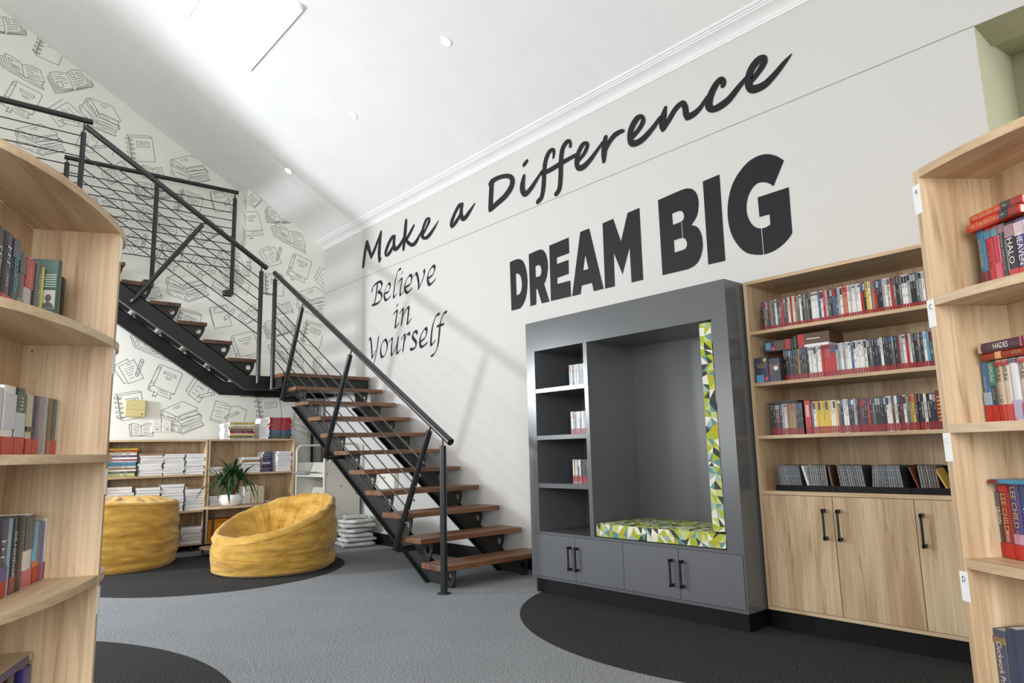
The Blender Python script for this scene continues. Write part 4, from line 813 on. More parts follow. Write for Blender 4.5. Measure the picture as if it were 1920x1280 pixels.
def dvd_mesh(k, var, w, h, d, band):
    key = (k, var, w, h, band)
    if key in DVDM: return DVDM[key]
    rnd = random.Random(hash((ord(k), var, int(h * 1000))))
    dark = k in 'kgrbpmneuv'
    tm = SPM[rnd.choice('scswgr' if dark else 'gkgrnk')]
    acc = SPM[rnd.choice('krbtwgsm')]
    mb = MB()
    mb.boxm(0, w, 0, d, 0, h, (3, 3, 0, 3, 3, 3))
    e = 0.0006; m0, m1 = 0.0012, w - 0.0012
    if band: mb.add([(m0, -e, 0.003), (m1, -e, 0.003), (m1, -e, band), (m0, -e, band)], [(0, 1, 2, 3)], 1)
    z = h - 0.006
    if var != 9 and var % 3 != 2:     # block of picture at the head of the spine
        hh = rnd.uniform(0.015, 0.05); mb.add([(m0, -e, z - hh), (m1, -e, z - hh), (m1, -e, z), (m0, -e, z)], [(0, 1, 2, 3)], 4); z -= hh + 0.008
    z0 = (band or 0) + 0.012
    y = z if var != 9 else -1.0
    while y - 0.007 > z0 + (0.02 if var % 2 else 0.045):     # small unreadable lettering down the spine
        hh = rnd.uniform(0.002, 0.006); ww = rnd.uniform(0.20, 0.46) * w; x0 = w / 2 - ww / 2 + rnd.uniform(-.1, .1) * w
        mb.add([(x0, -e, y - hh), (x0 + ww, -e, y - hh), (x0 + ww, -e, y), (x0, -e, y)], [(0, 1, 2, 3)], 2)
        y -= hh + rnd.uniform(0.002, 0.005)
        if rnd.random() < 0.16: y -= 0.03
    me = mb.mesh('dvd', [SPM[k], REDB, tm, SPM['k'] if var % 4 else SPM['s'], acc], fix=False)
    DVDM[key] = me
    return me
def dvd_row(seq, x0, y, z, where, group, w=0.0140, pitch=0.01455, h=0.19, d=0.135, band=0.036, seed=1, name='dvd_case', noun='disc case', titles={}):
    rnd = random.Random(seed); n = 0; x = x0
    for ch in seq:
        if ch == ' ': x += pitch; continue
        n += 1
        v_ = rnd.randrange(4); ttl = titles.get(n - 1)
        me = dvd_mesh(ch, 9 if ttl else v_, w, h, d, band if ch != '_' else 0)
        o_ = tag(link(name, me, None, (x, y + rnd.uniform(-0.002, 0.003), z)), '%s %s, %s from left %s' % (SPN[ch], noun, nth(n), where), 'dvd', group)
        if ttl:
            tb_ = MB(); add_text(tb_, ttl, 0.02, (w / 2, -0.0012, h * 0.55), (0, 0, -1), (1, 0, 0), fit=(0.085, w * 0.55)); link('title', tb_.mesh('title', TXTB if ch == 'w' else TXTW, fix=False), o_)
        x += pitch
    return x
dvd_row('ktbutbwggrmgwrwtgwkggkwwwbwrsgkbgswoowwwwwrkyctrkkswcrgkgwwskkgswrkt', 7.075, -0.404, 1.790, 'on top shelf of oak media cabinet', 'disc cases on the top cabinet shelf', band=0.030, seed=11, titles={62: 'AVATAR'})
dvd_row('kkkkkkt' + 'kkkkwwwwwrrrrrrsswswwbwwwwwkgknkwkkkgkmswrwgkgkwagkrm', 7.193, -0.404, 1.464, 'in upright row on second cabinet shelf', 'disc cases on the second cabinet shelf', band=0.034, seed=12)
dvd_row('kkmmkswttttkkk', 7.080, -0.404, 1.137, 'under the black folder on third cabinet shelf', 'disc cases under the black folder', band=0.040, seed=13)
q_ = list('gwyyyyyywwypkwwknskmnkrkgkkkkwwukkmwgtynkgkwnk'); q_[32] = 'w'; q_[41] = 'k'; q_[42] = 'w'; q_[43] = 'k'
dvd_row(''.join(q_), 7.336, -0.404, 1.137, 'after the red boxed set, third cabinet shelf', 'disc cases right of the red boxed set', band=0.042, seed=14, titles={32: 'MACBETH', 41: 'DIVERGENT', 42: 'MACBETH', 43: 'DIVERGENT'})
# boxed sets, books and folder among the discs
def box_book(name, label, cat, x0, x1, y0, y1, z0, z1, col, extras, group=None):
    t = thing(name, label, cat, ((x0 + x1) / 2, (y0 + y1) / 2, z0), group=group)
    b = MB(); b.box(x0, x1, y0, y1, z0, z1); part('cover', b, col, t, bev=0.0015)
    for (nm, mt, fn) in extras:
        b = MB(); fn(b); part(nm, b, mt, t, fix=False)
    return t
def fr(y, x0, x1, z0, z1): return lambda b: b.add([(x0, y, z0), (x1, y, z0), (x1, y, z1), (x0, y, z1)], [(0, 1, 2, 3)])
def tx(s, size, x, y, z, fit=None): return lambda b: add_text(b, s, size, (x, y, z), (1, 0, 0), (0, 0, 1), fit=fit)
box_book('red_boxed_set', 'red boxed disc set with pale lettering standing on the third cabinet shelf', 'dvd', 7.296, 7.333, -0.406, -0.27, 1.137, 1.336, SPM['r'],
         [('red_sticker', REDB, fr(-0.4066, 7.298, 7.331, 1.14, 1.18)), ('title', TXTW, lambda b: [b.box(7.306, 7.324, -0.4072, -0.4067, 1.24 + 0.012 * i, 1.247 + 0.012 * i) for i in range(6)]), ])
for (x0, x1, lb, z1) in ((7.022, 7.113, 'navy boxed audiobook facing out on second cabinet shelf, nearest the cabinet side', 1.620), (7.116, 7.190, 'navy boxed audiobook with white moon picture facing out on second cabinet shelf', 1.607)):
    xm = (x0 + x1) / 2
    ex = [('title', TXTG, lambda b, xm=xm, x0=x0, x1=x1, z1=z1: (add_text(b, 'EYE OF THE', 0.013, (xm, -0.4516, z1 - 0.042), (1, 0, 0), (0, 0, 1), fit=(0.066, 0.010)), add_text(b, 'WORLD', 0.017, (xm, -0.4516, z1 - 0.058), (1, 0, 0), (0, 0, 1), fit=(0.055, 0.013))))]
    if x0 < 7.1:
        ex += [('blue_label', SPM['a'], fr(-0.4512, x0 + 0.008, x0 + 0.056, 1.466, 1.512)), ('pink_dot', PINK, lambda b: b.disc((7.098, -0.4518, 1.486), Vector((1, 0, 0)), Vector((0, 0, 1)), 0.011)), ('yellow_dot', SPM['y'], lambda b: b.disc((7.092, -0.4518, 1.603), Vector((1, 0, 0)), Vector((0, 0, 1)), 0.011))]
    else:
        ex += [('moon_print', TXTW, lambda b: b.disc((7.163, -0.4518, 1.545), Vector((1, 0, 0)), Vector((0, 0, 1)), 0.014)), ('red_print', SPM['m'], fr(-0.4512, 7.118, 7.145, 1.50, 1.54))]
    box_book('audiobook_box', lb, 'audiobook', x0, x1, -0.451, -0.425, 1.464, z1, SPM['n'], ex, group='navy boxed audiobooks facing out')
box_book('boxed_book', 'dark boxed book with blue label lying on black disc cases, second cabinet shelf', 'book', 7.075, 7.265, -0.408, -0.27, 1.6545, 1.722, SPM['k'],
         [('blue_label', SPM['a'], fr(-0.4086, 7.082, 7.118, 1.668, 1.712)), ('pink_dot', PINK, lambda b: b.disc((7.132, -0.4088, 1.672), Vector((1, 0, 0)), Vector((0, 0, 1)), 0.010)), ('red_end', SPM['r'], fr(-0.4086, 7.215, 7.245, 1.657, 1.72)), ('print', SPM['u'], fr(-0.4086, 7.14, 7.21, 1.66, 1.715))])
box_book('tall_book', 'tall dark book standing between lying boxes on the second cabinet shelf', 'book', 7.268, 7.288, -0.41, -0.30, 1.6545, 1.735, SPM['k'], [('print', SPM['v'], fr(-0.4106, 7.271, 7.285, 1.66, 1.72))])
t = box_book('boxed_book', 'brown boxed book with red end lying on white disc cases, second cabinet shelf', 'book', 7.291, 7.488, -0.408, -0.22, 1.672, 1.738, SPM['u'],
         [('red_end', SPM['r'], fr(-0.4086, 7.293, 7.335, 1.674, 1.736)), ('title', TXTW, lambda b: b.box(7.35, 7.43, -0.4088, -0.4084, 1.700, 1.705))])
box_book('paperback', 'thin white and red book lying under the brown boxed book in oak cabinet', 'book', 7.295, 7.480, -0.408, -0.27, 1.6545, 1.6715, PAGEW, [('red_end', SPM['r'], fr(-0.4086, 7.295, 7.335, 1.6555, 1.6705))])
b = MB(); b.box(7.066, 7.27, -0.42, -0.22, 1.3275, 1.336); b.box(7.10, 7.25, -0.40, -0.24, 1.336, 1.345)
solo('document_folder', b, SPM['k'], 'thin black folder lying across disc cases on third cabinet shelf', 'folder', (7.17, -0.32, 1.3275), bev=0.002)
box_book('hardback_book', 'red hardback with gold lettering at the far end of third cabinet shelf', 'book', 8.008, 8.06, -0.42, -0.27, 1.137, 1.338, mat('cover_rust', rgb(122, 38, 30), 0.5),
         [('title', TXTG, lambda b: [b.box(8.016, 8.052, -0.4212, -0.4206, 1.30 - 0.02 * i, 1.308 - 0.02 * i) for i in range(7)])])

# CD racks and CDs
racks = ((7.087, 7.452, 'first of three from the grey nook'), (7.455, 7.846, 'in the middle of three'), (7.849, 8.25, 'partly behind the curved bookcase'))
for (x0, x1, w) in racks:
    t = thing('cd_rack', 'low black CD rack on cabinet counter shelf, ' + w, 'cd rack', ((x0 + x1) / 2, -0.34, 0.804), group='black CD racks')
    b = MB(); b.box(x0, x1, -0.425, -0.27, 0.804, 0.812); b.box(x0, x1, -0.428, -0.420, 0.804, 0.838); b.box(x0, x1, -0.28, -0.27, 0.804, 0.95)
    b.box(x0, x0 + 0.003, -0.42, -0.27, 0.804, 0.838); b.box(x1 - 0.003, x1, -0.42, -0.27, 0.804, 0.838)
    part('tray', b, KICK, t)
    b = MB()
    for k in (0.0, 0.5, 0.98):
        xx = x0 + 0.004 + (x1 - x0 - 0.02) * k; b.prism([(xx, 0.812), (xx + 0.003, 0.812), (xx + 0.018, 0.955), (xx + 0.015, 0.955)], -0.34, -0.275, lambda a, z, d: (a, d, z))
    part('divider', b, KICK, t)
CDM = [mat('cd_%s' % n, rgb(*c), 0.3, bump=(30, 0, 0.2)) for n, c in (('grey', (112, 114, 116)), ('dark', (66, 68, 72)), ('blue', (84, 96, 116)), ('brown', (104, 84, 70)))]
CDMESH = []
for i in range(6):
    mb = MB(); mb.boxm(0, 0.0098, 0, 0.125, 0, 0.142, (1, 1, 0, 1, 1, 1)); rnd = random.Random(40 + i)
    mb.add([(0.0012, -0.0004, 0.006), (0.0022, -0.0004, 0.006), (0.0022, -0.0004, 0.136), (0.0012, -0.0004, 0.136)], [(0, 1, 2, 3)], 2)
    z = 0.12
    while z > 0.03:
        hh = rnd.uniform(0.004, 0.014); mb.add([(0.0042, -0.0004, z - hh), (0.0066, -0.0004, z - hh), (0.0066, -0.0004, z), (0.0042, -0.0004, z)], [(0, 1, 2, 3)], 2); z -= hh + rnd.uniform(0.004, 0.02)
    CDMESH.append(mb.mesh('cd', [CDM[(0, 1, 0, 2, 0, 3)[i]], CDM[1], SPM['s']], fix=False))
def cd_run(x0, n, pitch, lean, where, seed, lean1=None):
    rnd = random.Random(seed)
    for i in range(n):
        ln = lean if lean1 is None else lean + (lean1 - lean) * i / max(1, n - 1)
        o = link('cd_case', CDMESH[rnd.randrange(6)], None, (x0 + pitch * i, -0.416, 0.8125 + max(0.0, math.sin(math.radians(ln))) * 0.0)); o.rotation_euler = (0, math.radians(ln), 0)
        tag(o, 'CD case, %s from left %s' % (nth(i + 1), where), 'cd', 'CDs in the black racks')
cd_run(7.110, 11, 0.0128, -5, 'before the white card in first black rack', 1)
cd_run(7.305, 8, 0.0125, -3, 'between white card and brown case in first black rack', 2)
cd_run(7.475, 11, 0.0128, -6, 'at the left end of middle black rack', 3)
cd_run(7.645, 13, 0.0128, 4, 'at the right end of middle black rack', 4, -6)
cd_run(7.895, 7, 0.0128, -5, 'in the black rack near the curved bookcase', 5)
def slab(name, label, cat, x, w, h, d, ang, m, y=-0.416, z=0.8125):
    mb = MB(); mb.box(0, w, 0, d, 0, h); o = link(name, mb.mesh(name, m), None, (x, y, z)); o.rotation_euler = (0, math.radians(ang), 0); tag(o, label, cat)
slab('card', 'white card leaning among CDs in the first black rack', 'card', 7.284, 0.012, 0.142, 0.125, -14, PAGEW)
slab('cd_wallet', 'brown CD wallet leaning at the end of first black rack', 'cd', 7.423, 0.010, 0.135, 0.12, -6, SPM['u'])
slab('cd_wallet', 'brown and orange CD wallet leaning steeply between the middle and end racks', 'cd', 7.884, 0.006, 0.14, 0.12, -19, mat('wallet_rust', rgb(122, 72, 44), 0.5))
slab('cd_wallet', 'golden yellow CD wallet leaning in the rack beside curved bookcase', 'cd', 8.018, 0.008, 0.135, 0.12, -24, mat('wallet_gold', rgb(204, 164, 84), 0.5))

# discs in the nook cubbies
for (z, seq, w, bd) in ((1.569, 'ssggsgsgsgssgg', 'in top cubby of grey nook', 0.012), (1.197, 'swsbswsgwssbsw', 'in second cubby of grey nook', 0.045), (0.826, 'wtwsbwkvkkvkkk', 'in third cubby of grey nook', 0.055)):
    dvd_row(seq, 5.445, -0.505, z, w, 'disc cases in the grey nook cubbies', h=0.178, band=bd, seed=int(z * 100))

# ================================================================== CURVED BOOKCASES
def curved_case(label, E, ang, a, bdep, ztop, shelves, side, mirrored, thick, tags, a2=0.30):
    """Bookcase with half-oval shelves. local x runs along the shelf, y into it; side = -1 / +1: direction of the visible shelves from the upright panel."""
    t = thing('curved_bookcase', label, 'bookcase', (E[0], E[1], 0), ang)
    T = 0.020
    def outline(s, x_in):
        P = []
        n = 28
        for i in range(n + 1):
            aa = a if s == side else a2
            x = aa * math.sin(math.pi / 2 * i / n); P.append((x, bdep * (1 - math.sqrt(max(0.0, 1 - (x / aa) ** 2)))))
        P = [(s * x + (0 if s == side else side * -T), y) for x, y in P]
        P.append((P[0][0], bdep))
        return P
    for z in [ztop] + list(shelves):
        for s in ((side, -side) if mirrored else (side,)):
            b = MB(); zt = z; b.prism(outline(s, 0), zt - thick, zt, lambda p, q, d: (p, q, d)); part('top_board' if z == ztop else 'shelf', b, OAK_X, t, bev=0.0008, world=False)
    b = MB(); x0, x1 = sorted((0, -side * T)); b.box(x0, x1, -0.001, bdep + 0.016, 0, ztop - (0 if not mirrored else 0)); part('upright_panel', b, OAK_V, t, bev=0.0012, world=False)
    b = MB(); xb0, xb1 = sorted((side * a, -side * (a2 + T) if mirrored else -side * T)); b.box(xb0, xb1, bdep, bdep + 0.016, 0, ztop - thick); part('back_panel', b, OAK_V, t, world=False)
    b = MB()
    for z in ((1.385,) if mirrored else ()):
        for y in (bdep - 0.022,):
            b.disc((side * 0.0008, y, z), Vector((0, 1, 0)), Vector((0, 0, 1)), 0.0035, 10)
    if mirrored: part('screw', b, BRASS, t, world=False, fix=False)
    for (z0, z1, ch, x0, x1) in tags:
        b = MB(); b.box(x0, x1, -0.0022, -0.0012, z0, z1); g = part('label_holder', b, TAGW, t, world=False)
        if ch:
            faint = ch.islower(); c = MB(); add_text(c, ch.upper(), 0.022, ((x0 + x1) / 2, -0.0026, z1 - 0.018), (1, 0, 0), (0, 0, 1), fit=(0.011, 0.013))
            link('printed_letter', c.mesh('printed_letter', mat('text_faint', rgb(206, 206, 212), 0.5) if faint else TXTB, fix=False), g)
        c = MB(); c.box(x0 + 0.003, x1 - 0.003, -0.0026, -0.0023, z0 + (z1 - z0) * 0.62, z0 + (z1 - z0) * 0.63); link('slip_line', c.mesh('slip_line', mat('text_faint', rgb(206, 206, 212), 0.5)), g)
    return t
EL, AL = (7.075, -4.03), math.radians(156)
ER, AR = (8.690, -2.495), math.radians(-35.5)
curved_case('pale oak bookcase with half-oval shelves, standing before the staircase and mustard beanbags', EL, AL, 0.69, 0.22, 1.757, (1.424, 1.099, 0.777, 0.455, 0.133), -1, True, 0.0215,
            ((1.655, 1.725, '', 0.001, 0.024), (1.325, 1.395, '', 0.001, 0.024), (0.99, 1.06, '', 0.001, 0.024), (0.675, 0.745, '', 0.001, 0.024)))
curved_case('pale oak bookcase with curved shelves and lettered tags before the oak media cabinet', ER, AR, 0.50, 0.20, 1.787, (1.443, 1.120, 0.797, 0.47, 0.147), 1, False, 0.0225,
            ((1.669, 1.748, 'A', -0.0235, 0.0025), (1.367, 1.438, 'C', -0.0225, 0.0035), (1.028, 1.098, 'c', -0.022, 0.003), (0.696, 0.766, 'D', -0.0225, 0.0035)))

def place(E, ang, x, y, z):
    c, s = math.cos(ang), math.sin(ang); return (E[0] + c * x - s * y, E[1] + s * x + c * y, z)
def title_marks(mb, body, c, ax, ay, fit):
    """Legible title, or (for '~') small strokes where the photograph's lettering cannot be read."""
    if not body.startswith('~'): return add_text(mb, body, 0.02, c, ax, ay, fit=fit)
    c = Vector(c); ax = Vector(ax); ay = Vector(ay); n = max(4, int(fit[0] / max(0.004, fit[1] * 0.62))); rnd = random.Random(int(fit[0] * 1e5) + len(body))
    for i in range(n):
        if rnd.random() < 0.14: continue
        u0 = -fit[0] / 2 + fit[0] * (i + 0.12) / n; u1 = -fit[0] / 2 + fit[0] * (i + 0.78) / n; h = fit[1] / 2 * rnd.uniform(0.55, 1.0); k = (u1 - u0) * 0.32
        for (a, b_, lo, hi) in ((u0, u0 + k, -h, h), (u0, u1, h * rnd.choice((-1, 0, 0.72)), None)):
            hi = lo + h * 0.28 if hi is None else hi
            mb.add([c + ax * a + ay * lo, c + ax * b_ + ay * lo, c + ax * b_ + ay * hi, c + ax * a + ay * hi], [(0, 1, 2, 3)])
    return mb
COVER = {}
def cov(c, r=0.3):
    k = tuple(c) + (r,)
    if k not in COVER: COVER[k] = mat('cover_%02x%02x%02x' % tuple(c), rgb(*c), r, bump=(26, 0, 0.12))
    return COVER[k]
def stand_book(case, name, label, x0, x1, y, z, h, d, col, band=0, texts=(), blocks=(), group=None, lean=0, bandm=None):
    """Upright book, spine to the reader. texts: (string, colour material, z centre, length, width); blocks: (z0, z1, colour)."""
    E, ang = case; w = x1 - x0
    t = thing(name, label, 'book', place(E, ang, x0, y, z), ang, group)
    if lean: t.rotation_euler = (0, math.radians(lean), ang)
    b = MB(); n = 5
    pr = [(0, 0.004)] + [(w * (0.5 - 0.5 * math.cos(math.pi * i / n)), 0.004 - 0.004 * math.sin(math.pi * i / n)) for i in range(1, n)] + [(w, 0.004), (w, d), (w - 0.0012, d), (w - 0.0012, 0.006), (0.0012, 0.006), (0.0012, d), (0, d)]
    b.prism(pr, 0, h, lambda p, q, e: (p, q, e)); part('cover', b, cov(col), t, world=False)
    b = MB(); b.box(0.0012, w - 0.0012, 0.006, d - 0.003, 0.0015, h - 0.002); part('page_block', b, PAGES, t, world=False)
    e = -0.0006
    if band:
        b = MB(); b.box(0.0006, w - 0.0006, e, 0.003, 0.002, band); part('red_sticker', b, bandm or REDL, t, world=False)
    for i, (za, zb, c) in enumerate(blocks):
        b = MB(); b.box(0.0008, w - 0.0008, e * 0.8, 0.003, za, zb); part('spine_print', b, cov(c), t, world=False)
    for (s, m_, zc, ln, wd) in texts:
        b = MB(); title_marks(b, s, (w / 2, e - 0.0004, zc), (0, 0, -1), (1, 0, 0), (ln, min(wd, w * 0.75))); part('title', b, m_, t, world=False, fix=False)
    return t
def flat_book(case, name, label, x0, x1, y, z0, z1, d, col, texts=(), blocks=(), group=None, rot=0.0):
    E, ang = case; w = x1 - x0; h = z1 - z0
    t = thing(name, label, 'book', place(E, ang, x0, y, z0), ang + rot, group)
    b = MB(); b.prism([(0.004, 0), (d, 0), (d, 0.0012), (0.006, 0.0012), (0.006, h - 0.0012), (d, h - 0.0012), (d, h), (0.004, h), (0.001, h * 0.75), (0, h * 0.5), (0.001, h * 0.25)], 0, w, lambda p, q, e: (e, p, q)); part('cover', b, cov(col), t, world=False)
    b = MB(); b.box(0.002, w - 0.002, 0.006, d - 0.003, 0.0012, h - 0.0012); part('page_block', b, PAGES, t, world=False)
    for (xa, xb, c) in blocks:
        b = MB(); b.box(xa, xb, -0.0006, 0.003, 0.001, h - 0.001); part('spine_print', b, cov(c), t, world=False)
    for (s, m_, xc, ln, wd) in texts:
        b = MB(); title_marks(b, s, (xc, -0.0011, h / 2), (1, 0, 0), (0, 0, 1), (ln, wd)); part('title', b, m_, t, world=False, fix=False)
    return t
R = (ER, AR); Lc = (EL, AL)
yR = 0.097; zA, zB, zC, zD = 1.443, 1.120, 0.797, 0.470
# curved case with letter tags: top visible shelf
gA = 'books on the shelf tagged A'
stand_book(R, 'paperback', 'bright blue paperback at the panel end of the shelf tagged A', 0.050, 0.0745, yR, zA, 0.1545, 0.108, (44, 118, 160), 0.05, [('DOWN THE RABBIT', TXTG, 0.095, 0.075, 0.011)], group=gA, bandm=cov((120, 44, 50)))
stand_book(R, 'paperback', 'crimson paperback with blue badge beside the blue one, shelf tagged A', 0.0755, 0.098, yR, zA, 0.1545, 0.108, (178, 36, 46), 0, [('~', cov((110, 20, 28)), 0.088, 0.07, 0.007)], [(0.128, 0.148, (70, 120, 140))], group=gA)
stand_book(R, 'paperback', 'pinkish red paperback between the crimson and the dark grey ones, shelf tagged A', 0.099, 0.1185, yR, zA, 0.154, 0.108, (190, 48, 70), 0, [('~', cov((230, 120, 130)), 0.095, 0.05, 0.006)], [(0.128, 0.148, (90, 140, 156)), (0.02, 0.06, (208, 84, 104))], group=gA)
stand_book(R, 'paperback', 'dark grey paperback with faint lilac lettering on the shelf tagged A', 0.119, 0.1375, yR, zA, 0.1525, 0.108, (62, 60, 66), 0, [('Purple Hibiscus', mat('text_lilac', rgb(170, 160, 170), 0.5), 0.085, 0.095, 0.008)], [(0.13, 0.15, (150, 110, 120))], group=gA)
stand_book(R, 'paperback', 'black paperback with large swirling white title on the shelf tagged A', 0.138, 0.1655, yR, zA, 0.1485, 0.108, (44, 42, 48), 0.034, [('HALO', TXTW, 0.078, 0.062, 0.016)], [(0.112, 0.142, (164, 130, 140))], group=gA)
stand_book(R, 'paperback', 'purple paperback with large plain white title on the shelf tagged A', 0.166, 0.194, yR, zA, 0.1475, 0.108, (86, 70, 130), 0.032, [('HEAVEN', TXTW, 0.075, 0.075, 0.016)], [(0.108, 0.14, (214, 190, 196))], group=gA)
stand_book(R, 'paperback', 'blue-grey paperback right of the purple one, shelf tagged A', 0.195, 0.222, yR, zA, 0.148, 0.108, (120, 140, 170), 0.03, [], [(0.09, 0.14, (222, 224, 228))], group=gA)
stand_book(R, 'paperback', 'black paperback farthest from the upright panel on the shelf tagged A', 0.223, 0.25, yR, zA, 0.15, 0.108, (50, 50, 54), 0.03, group=gA)
flat_book(R, 'paperback', 'red paperback lying flat on upright books of shelf A, lower of two', 0.042, 0.204, 0.082, zA + 0.1555, zA + 0.1765, 0.11, (204, 62, 40), [('Only Time Will Tell', TXTG, 0.052, 0.085, 0.012), ('~', TXTW, 0.118, 0.018, 0.006)], [(0.105, 0.132, (60, 54, 54)), (0.133, 0.16, (150, 46, 46))], group='two lying red paperbacks')
flat_book(R, 'paperback', 'red paperback lying flat above shelf A books, uppermost of two', 0.052, 0.211, 0.085, zA + 0.177, zA + 0.197, 0.11, (204, 58, 40), [('Only Time Will Tell', TXTG, 0.05, 0.085, 0.012), ('~', TXTW, 0.115, 0.018, 0.006)], [(0.1, 0.128, (66, 58, 56)), (0.129, 0.157, (156, 50, 50))], group='two lying red paperbacks')
# shelf with the dark C tag
gB = 'books on the shelf below tag C'
stand_book(R, 'paperback', 'blue paperback at the panel end under the lying plum book', 0.008, 0.0315, yR, zB, 0.151, 0.108, (70, 112, 160), 0.042, [('~', cov((220, 224, 214)), 0.085, 0.06, 0.006)], [(0.044, 0.075, (160, 184, 196))], group=gB)
sam = [('SAMURAI', TXTB, 0.12, 0.042, 0.013)]
stand_book(R, 'paperback', 'green-headed paperback with dark lower spine under the lying plum book', 0.0322, 0.0525, yR, zB, 0.1505, 0.108, (54, 60, 58), 0.042, [('SAMURAI', cov((206, 220, 206)), 0.122, 0.044, 0.013), ('~', cov((190, 200, 190)), 0.063, 0.04, 0.008)], [(0.09, 0.149, (66, 130, 112))], group=gB)
stand_book(R, 'paperback', 'beige paperback with black title next to the green-headed one', 0.0535, 0.0745, yR, zB, 0.1505, 0.108, (192, 172, 150), 0.042, sam + [('~', TXTB, 0.055, 0.02, 0.008)], [(0.135, 0.146, (190, 60, 64))], group=gB)
stand_book(R, 'paperback', 'beige paperback with black title left of the silver-white one', 0.0752, 0.095, yR, zB, 0.15, 0.108, (198, 184, 164), 0.042, sam, [(0.135, 0.146, (190, 60, 64))], group=gB)
stand_book(R, 'paperback', 'silver-white paperback between beige ones under the lying plum book', 0.096, 0.1215, yR, zB, 0.1495, 0.108, (214, 212, 220), 0.0, [], [(0.005, 0.05, (170, 160, 190)), (0.138, 0.148, (80, 80, 96))], group=gB)
stand_book(R, 'paperback', 'beige paperback with black title right of the silver-white one', 0.1225, 0.147, yR, zB, 0.1495, 0.108, (196, 180, 160), 0.042, sam, [(0.135, 0.146, (190, 60, 64))], group=gB)
stand_book(R, 'paperback', 'dark paperback farthest from upright panel under the lying plum book', 0.148, 0.172, yR, zB, 0.15, 0.108, (70, 60, 60), 0.04, group=gB)
flat_book(R, 'paperback', 'thin orange and brown paperback lying under the plum one', 0.030, 0.175, 0.085, zB + 0.1515, zB + 0.170, 0.11, (150, 52, 34), [('~', TXTG, 0.115, 0.04, 0.008)], [(0.045, 0.062, (206, 150, 90))], group='lying books on the C shelf')
flat_book(R, 'paperback', 'plum paperback with white title lying on the thin orange one', 0.024, 0.162, 0.082, zB + 0.1705, zB + 0.195, 0.11, (78, 52, 66), [('HADES', TXTW, 0.076, 0.045, 0.013)], [(0.003, 0.012, (206, 170, 160)), (0.132, 0.137, (180, 44, 70))], group='lying books on the C shelf')
# shelf with LEE CHILD
gC = 'books on the shelf under the blank-looking tag'
stand_book(R, 'paperback', 'slim grey-brown paperback with white title left of the red gold-lettered one', 0.0015, 0.0165, yR, zC, 0.157, 0.108, (92, 72, 70), 0.035, [('CROWN', TXTW, 0.10, 0.04, 0.010)], [(0.12, 0.155, (98, 98, 104))], group=gC)
stand_book(R, 'paperback', 'red paperback with big gold lettering beside slim grey-brown one', 0.0175, 0.0475, yR - 0.004, zC, 0.174, 0.11, (154, 48, 46), 0.036, [('LEE CHILD', TXTG, 0.108, 0.088, 0.015), ('NEVER GO BACK', TXTW, 0.052, 0.026, 0.010)], [(0.158, 0.172, (196, 44, 50))], group=gC)
stand_book(R, 'paperback', 'indigo paperback with big gold lettering right of the red one', 0.0485, 0.0785, yR - 0.004, zC, 0.175, 0.11, (76, 62, 116), 0.036, [('LEE CHILD', TXTG, 0.122, 0.095, 0.015), ('A WANTED MAN', cov((200, 150, 170)), 0.056, 0.026, 0.009)], [(0.037, 0.06, (196, 150, 170))], group=gC)
stand_book(R, 'paperback', 'deep blue paperback right of the indigo gold-lettered one', 0.0795, 0.106, yR - 0.004, zC, 0.174, 0.11, (38, 58, 116), 0.036, [('~', TXTW, 0.095, 0.07, 0.012)], group=gC)
stand_book(R, 'paperback', 'black paperback right of the deep blue one beside gold-lettered books', 0.107, 0.13, yR, zC, 0.17, 0.108, (40, 40, 46), 0.036, group=gC)
flat_book(R, 'paperback', 'thin sky blue and maroon paperback lying on gold-lettered books', 0.014, 0.135, 0.075, zC + 0.1765, zC + 0.187, 0.11, (60, 140, 180), [], [(0.0, 0.026, (130, 36, 44))])
stand_book(R, 'hardback_book', 'slate blue hardback with white script title on lowest shelf in view', 0.000, 0.038, 0.045, zD, 0.166, 0.13, (84, 88, 110), 0, [('Clockwork Princess', TXTW, 0.075, 0.13, 0.016)], [(0.135, 0.150, (150, 120, 90))], group='hardbacks on the lowest shelf')
stand_book(R, 'hardback_book', 'dark hardback right of the slate blue one on lowest shelf in view', 0.039, 0.072, 0.045, zD, 0.178, 0.13, (60, 66, 90), 0, group='hardbacks on the lowest shelf')

# oval-shelved case near the stairs (local x is minus the measured distance from the panel)
zA, zB, zC, zD = 1.424, 1.099, 0.777, 0.455
yL = 0.122
gA = 'books on the upper shelf near the stairs'
def LB(name, label, xa, xb, z, h, d, col, band, texts=(), blocks=(), group=None, y=yL, bandm=None):
    return stand_book(Lc, name, label, -xa, -xb, y, z, h, d, col, band, texts, blocks, group, bandm=bandm)
LB('hardback_book', 'black hardback with ornate white title left of the cyan-lettered navy book', 0.446, 0.399, zA, 0.172, 0.088, (38, 38, 42), 0.03, [('~', TXTW, 0.125, 0.07, 0.026), ('~', TXTW, 0.062, 0.03, 0.012)], group=gA)
LB('hardback_book', 'black hardback cut by the frame edge, first book on the upper shelf', 0.492, 0.448, zA, 0.172, 0.088, (34, 34, 40), 0.03, [('~', TXTW, 0.1, 0.06, 0.02)], group=gA)
LB('hardback_book', 'navy book with big cyan title on the upper shelf', 0.398, 0.354, zA, 0.170, 0.088, (48, 52, 66), 0.03, [('DESOLATION', TXTC, 0.09, 0.085, 0.024)], [(0.125, 0.165, (70, 72, 92))], group=gA)
LB('paperback', 'mottled grey-green paperback right of the cyan-lettered navy book', 0.353, 0.315, zA, 0.150, 0.088, (92, 90, 84), 0, [], [(0.0, 0.04, (120, 136, 120)), (0.1, 0.14, (70, 70, 66))], group=gA)
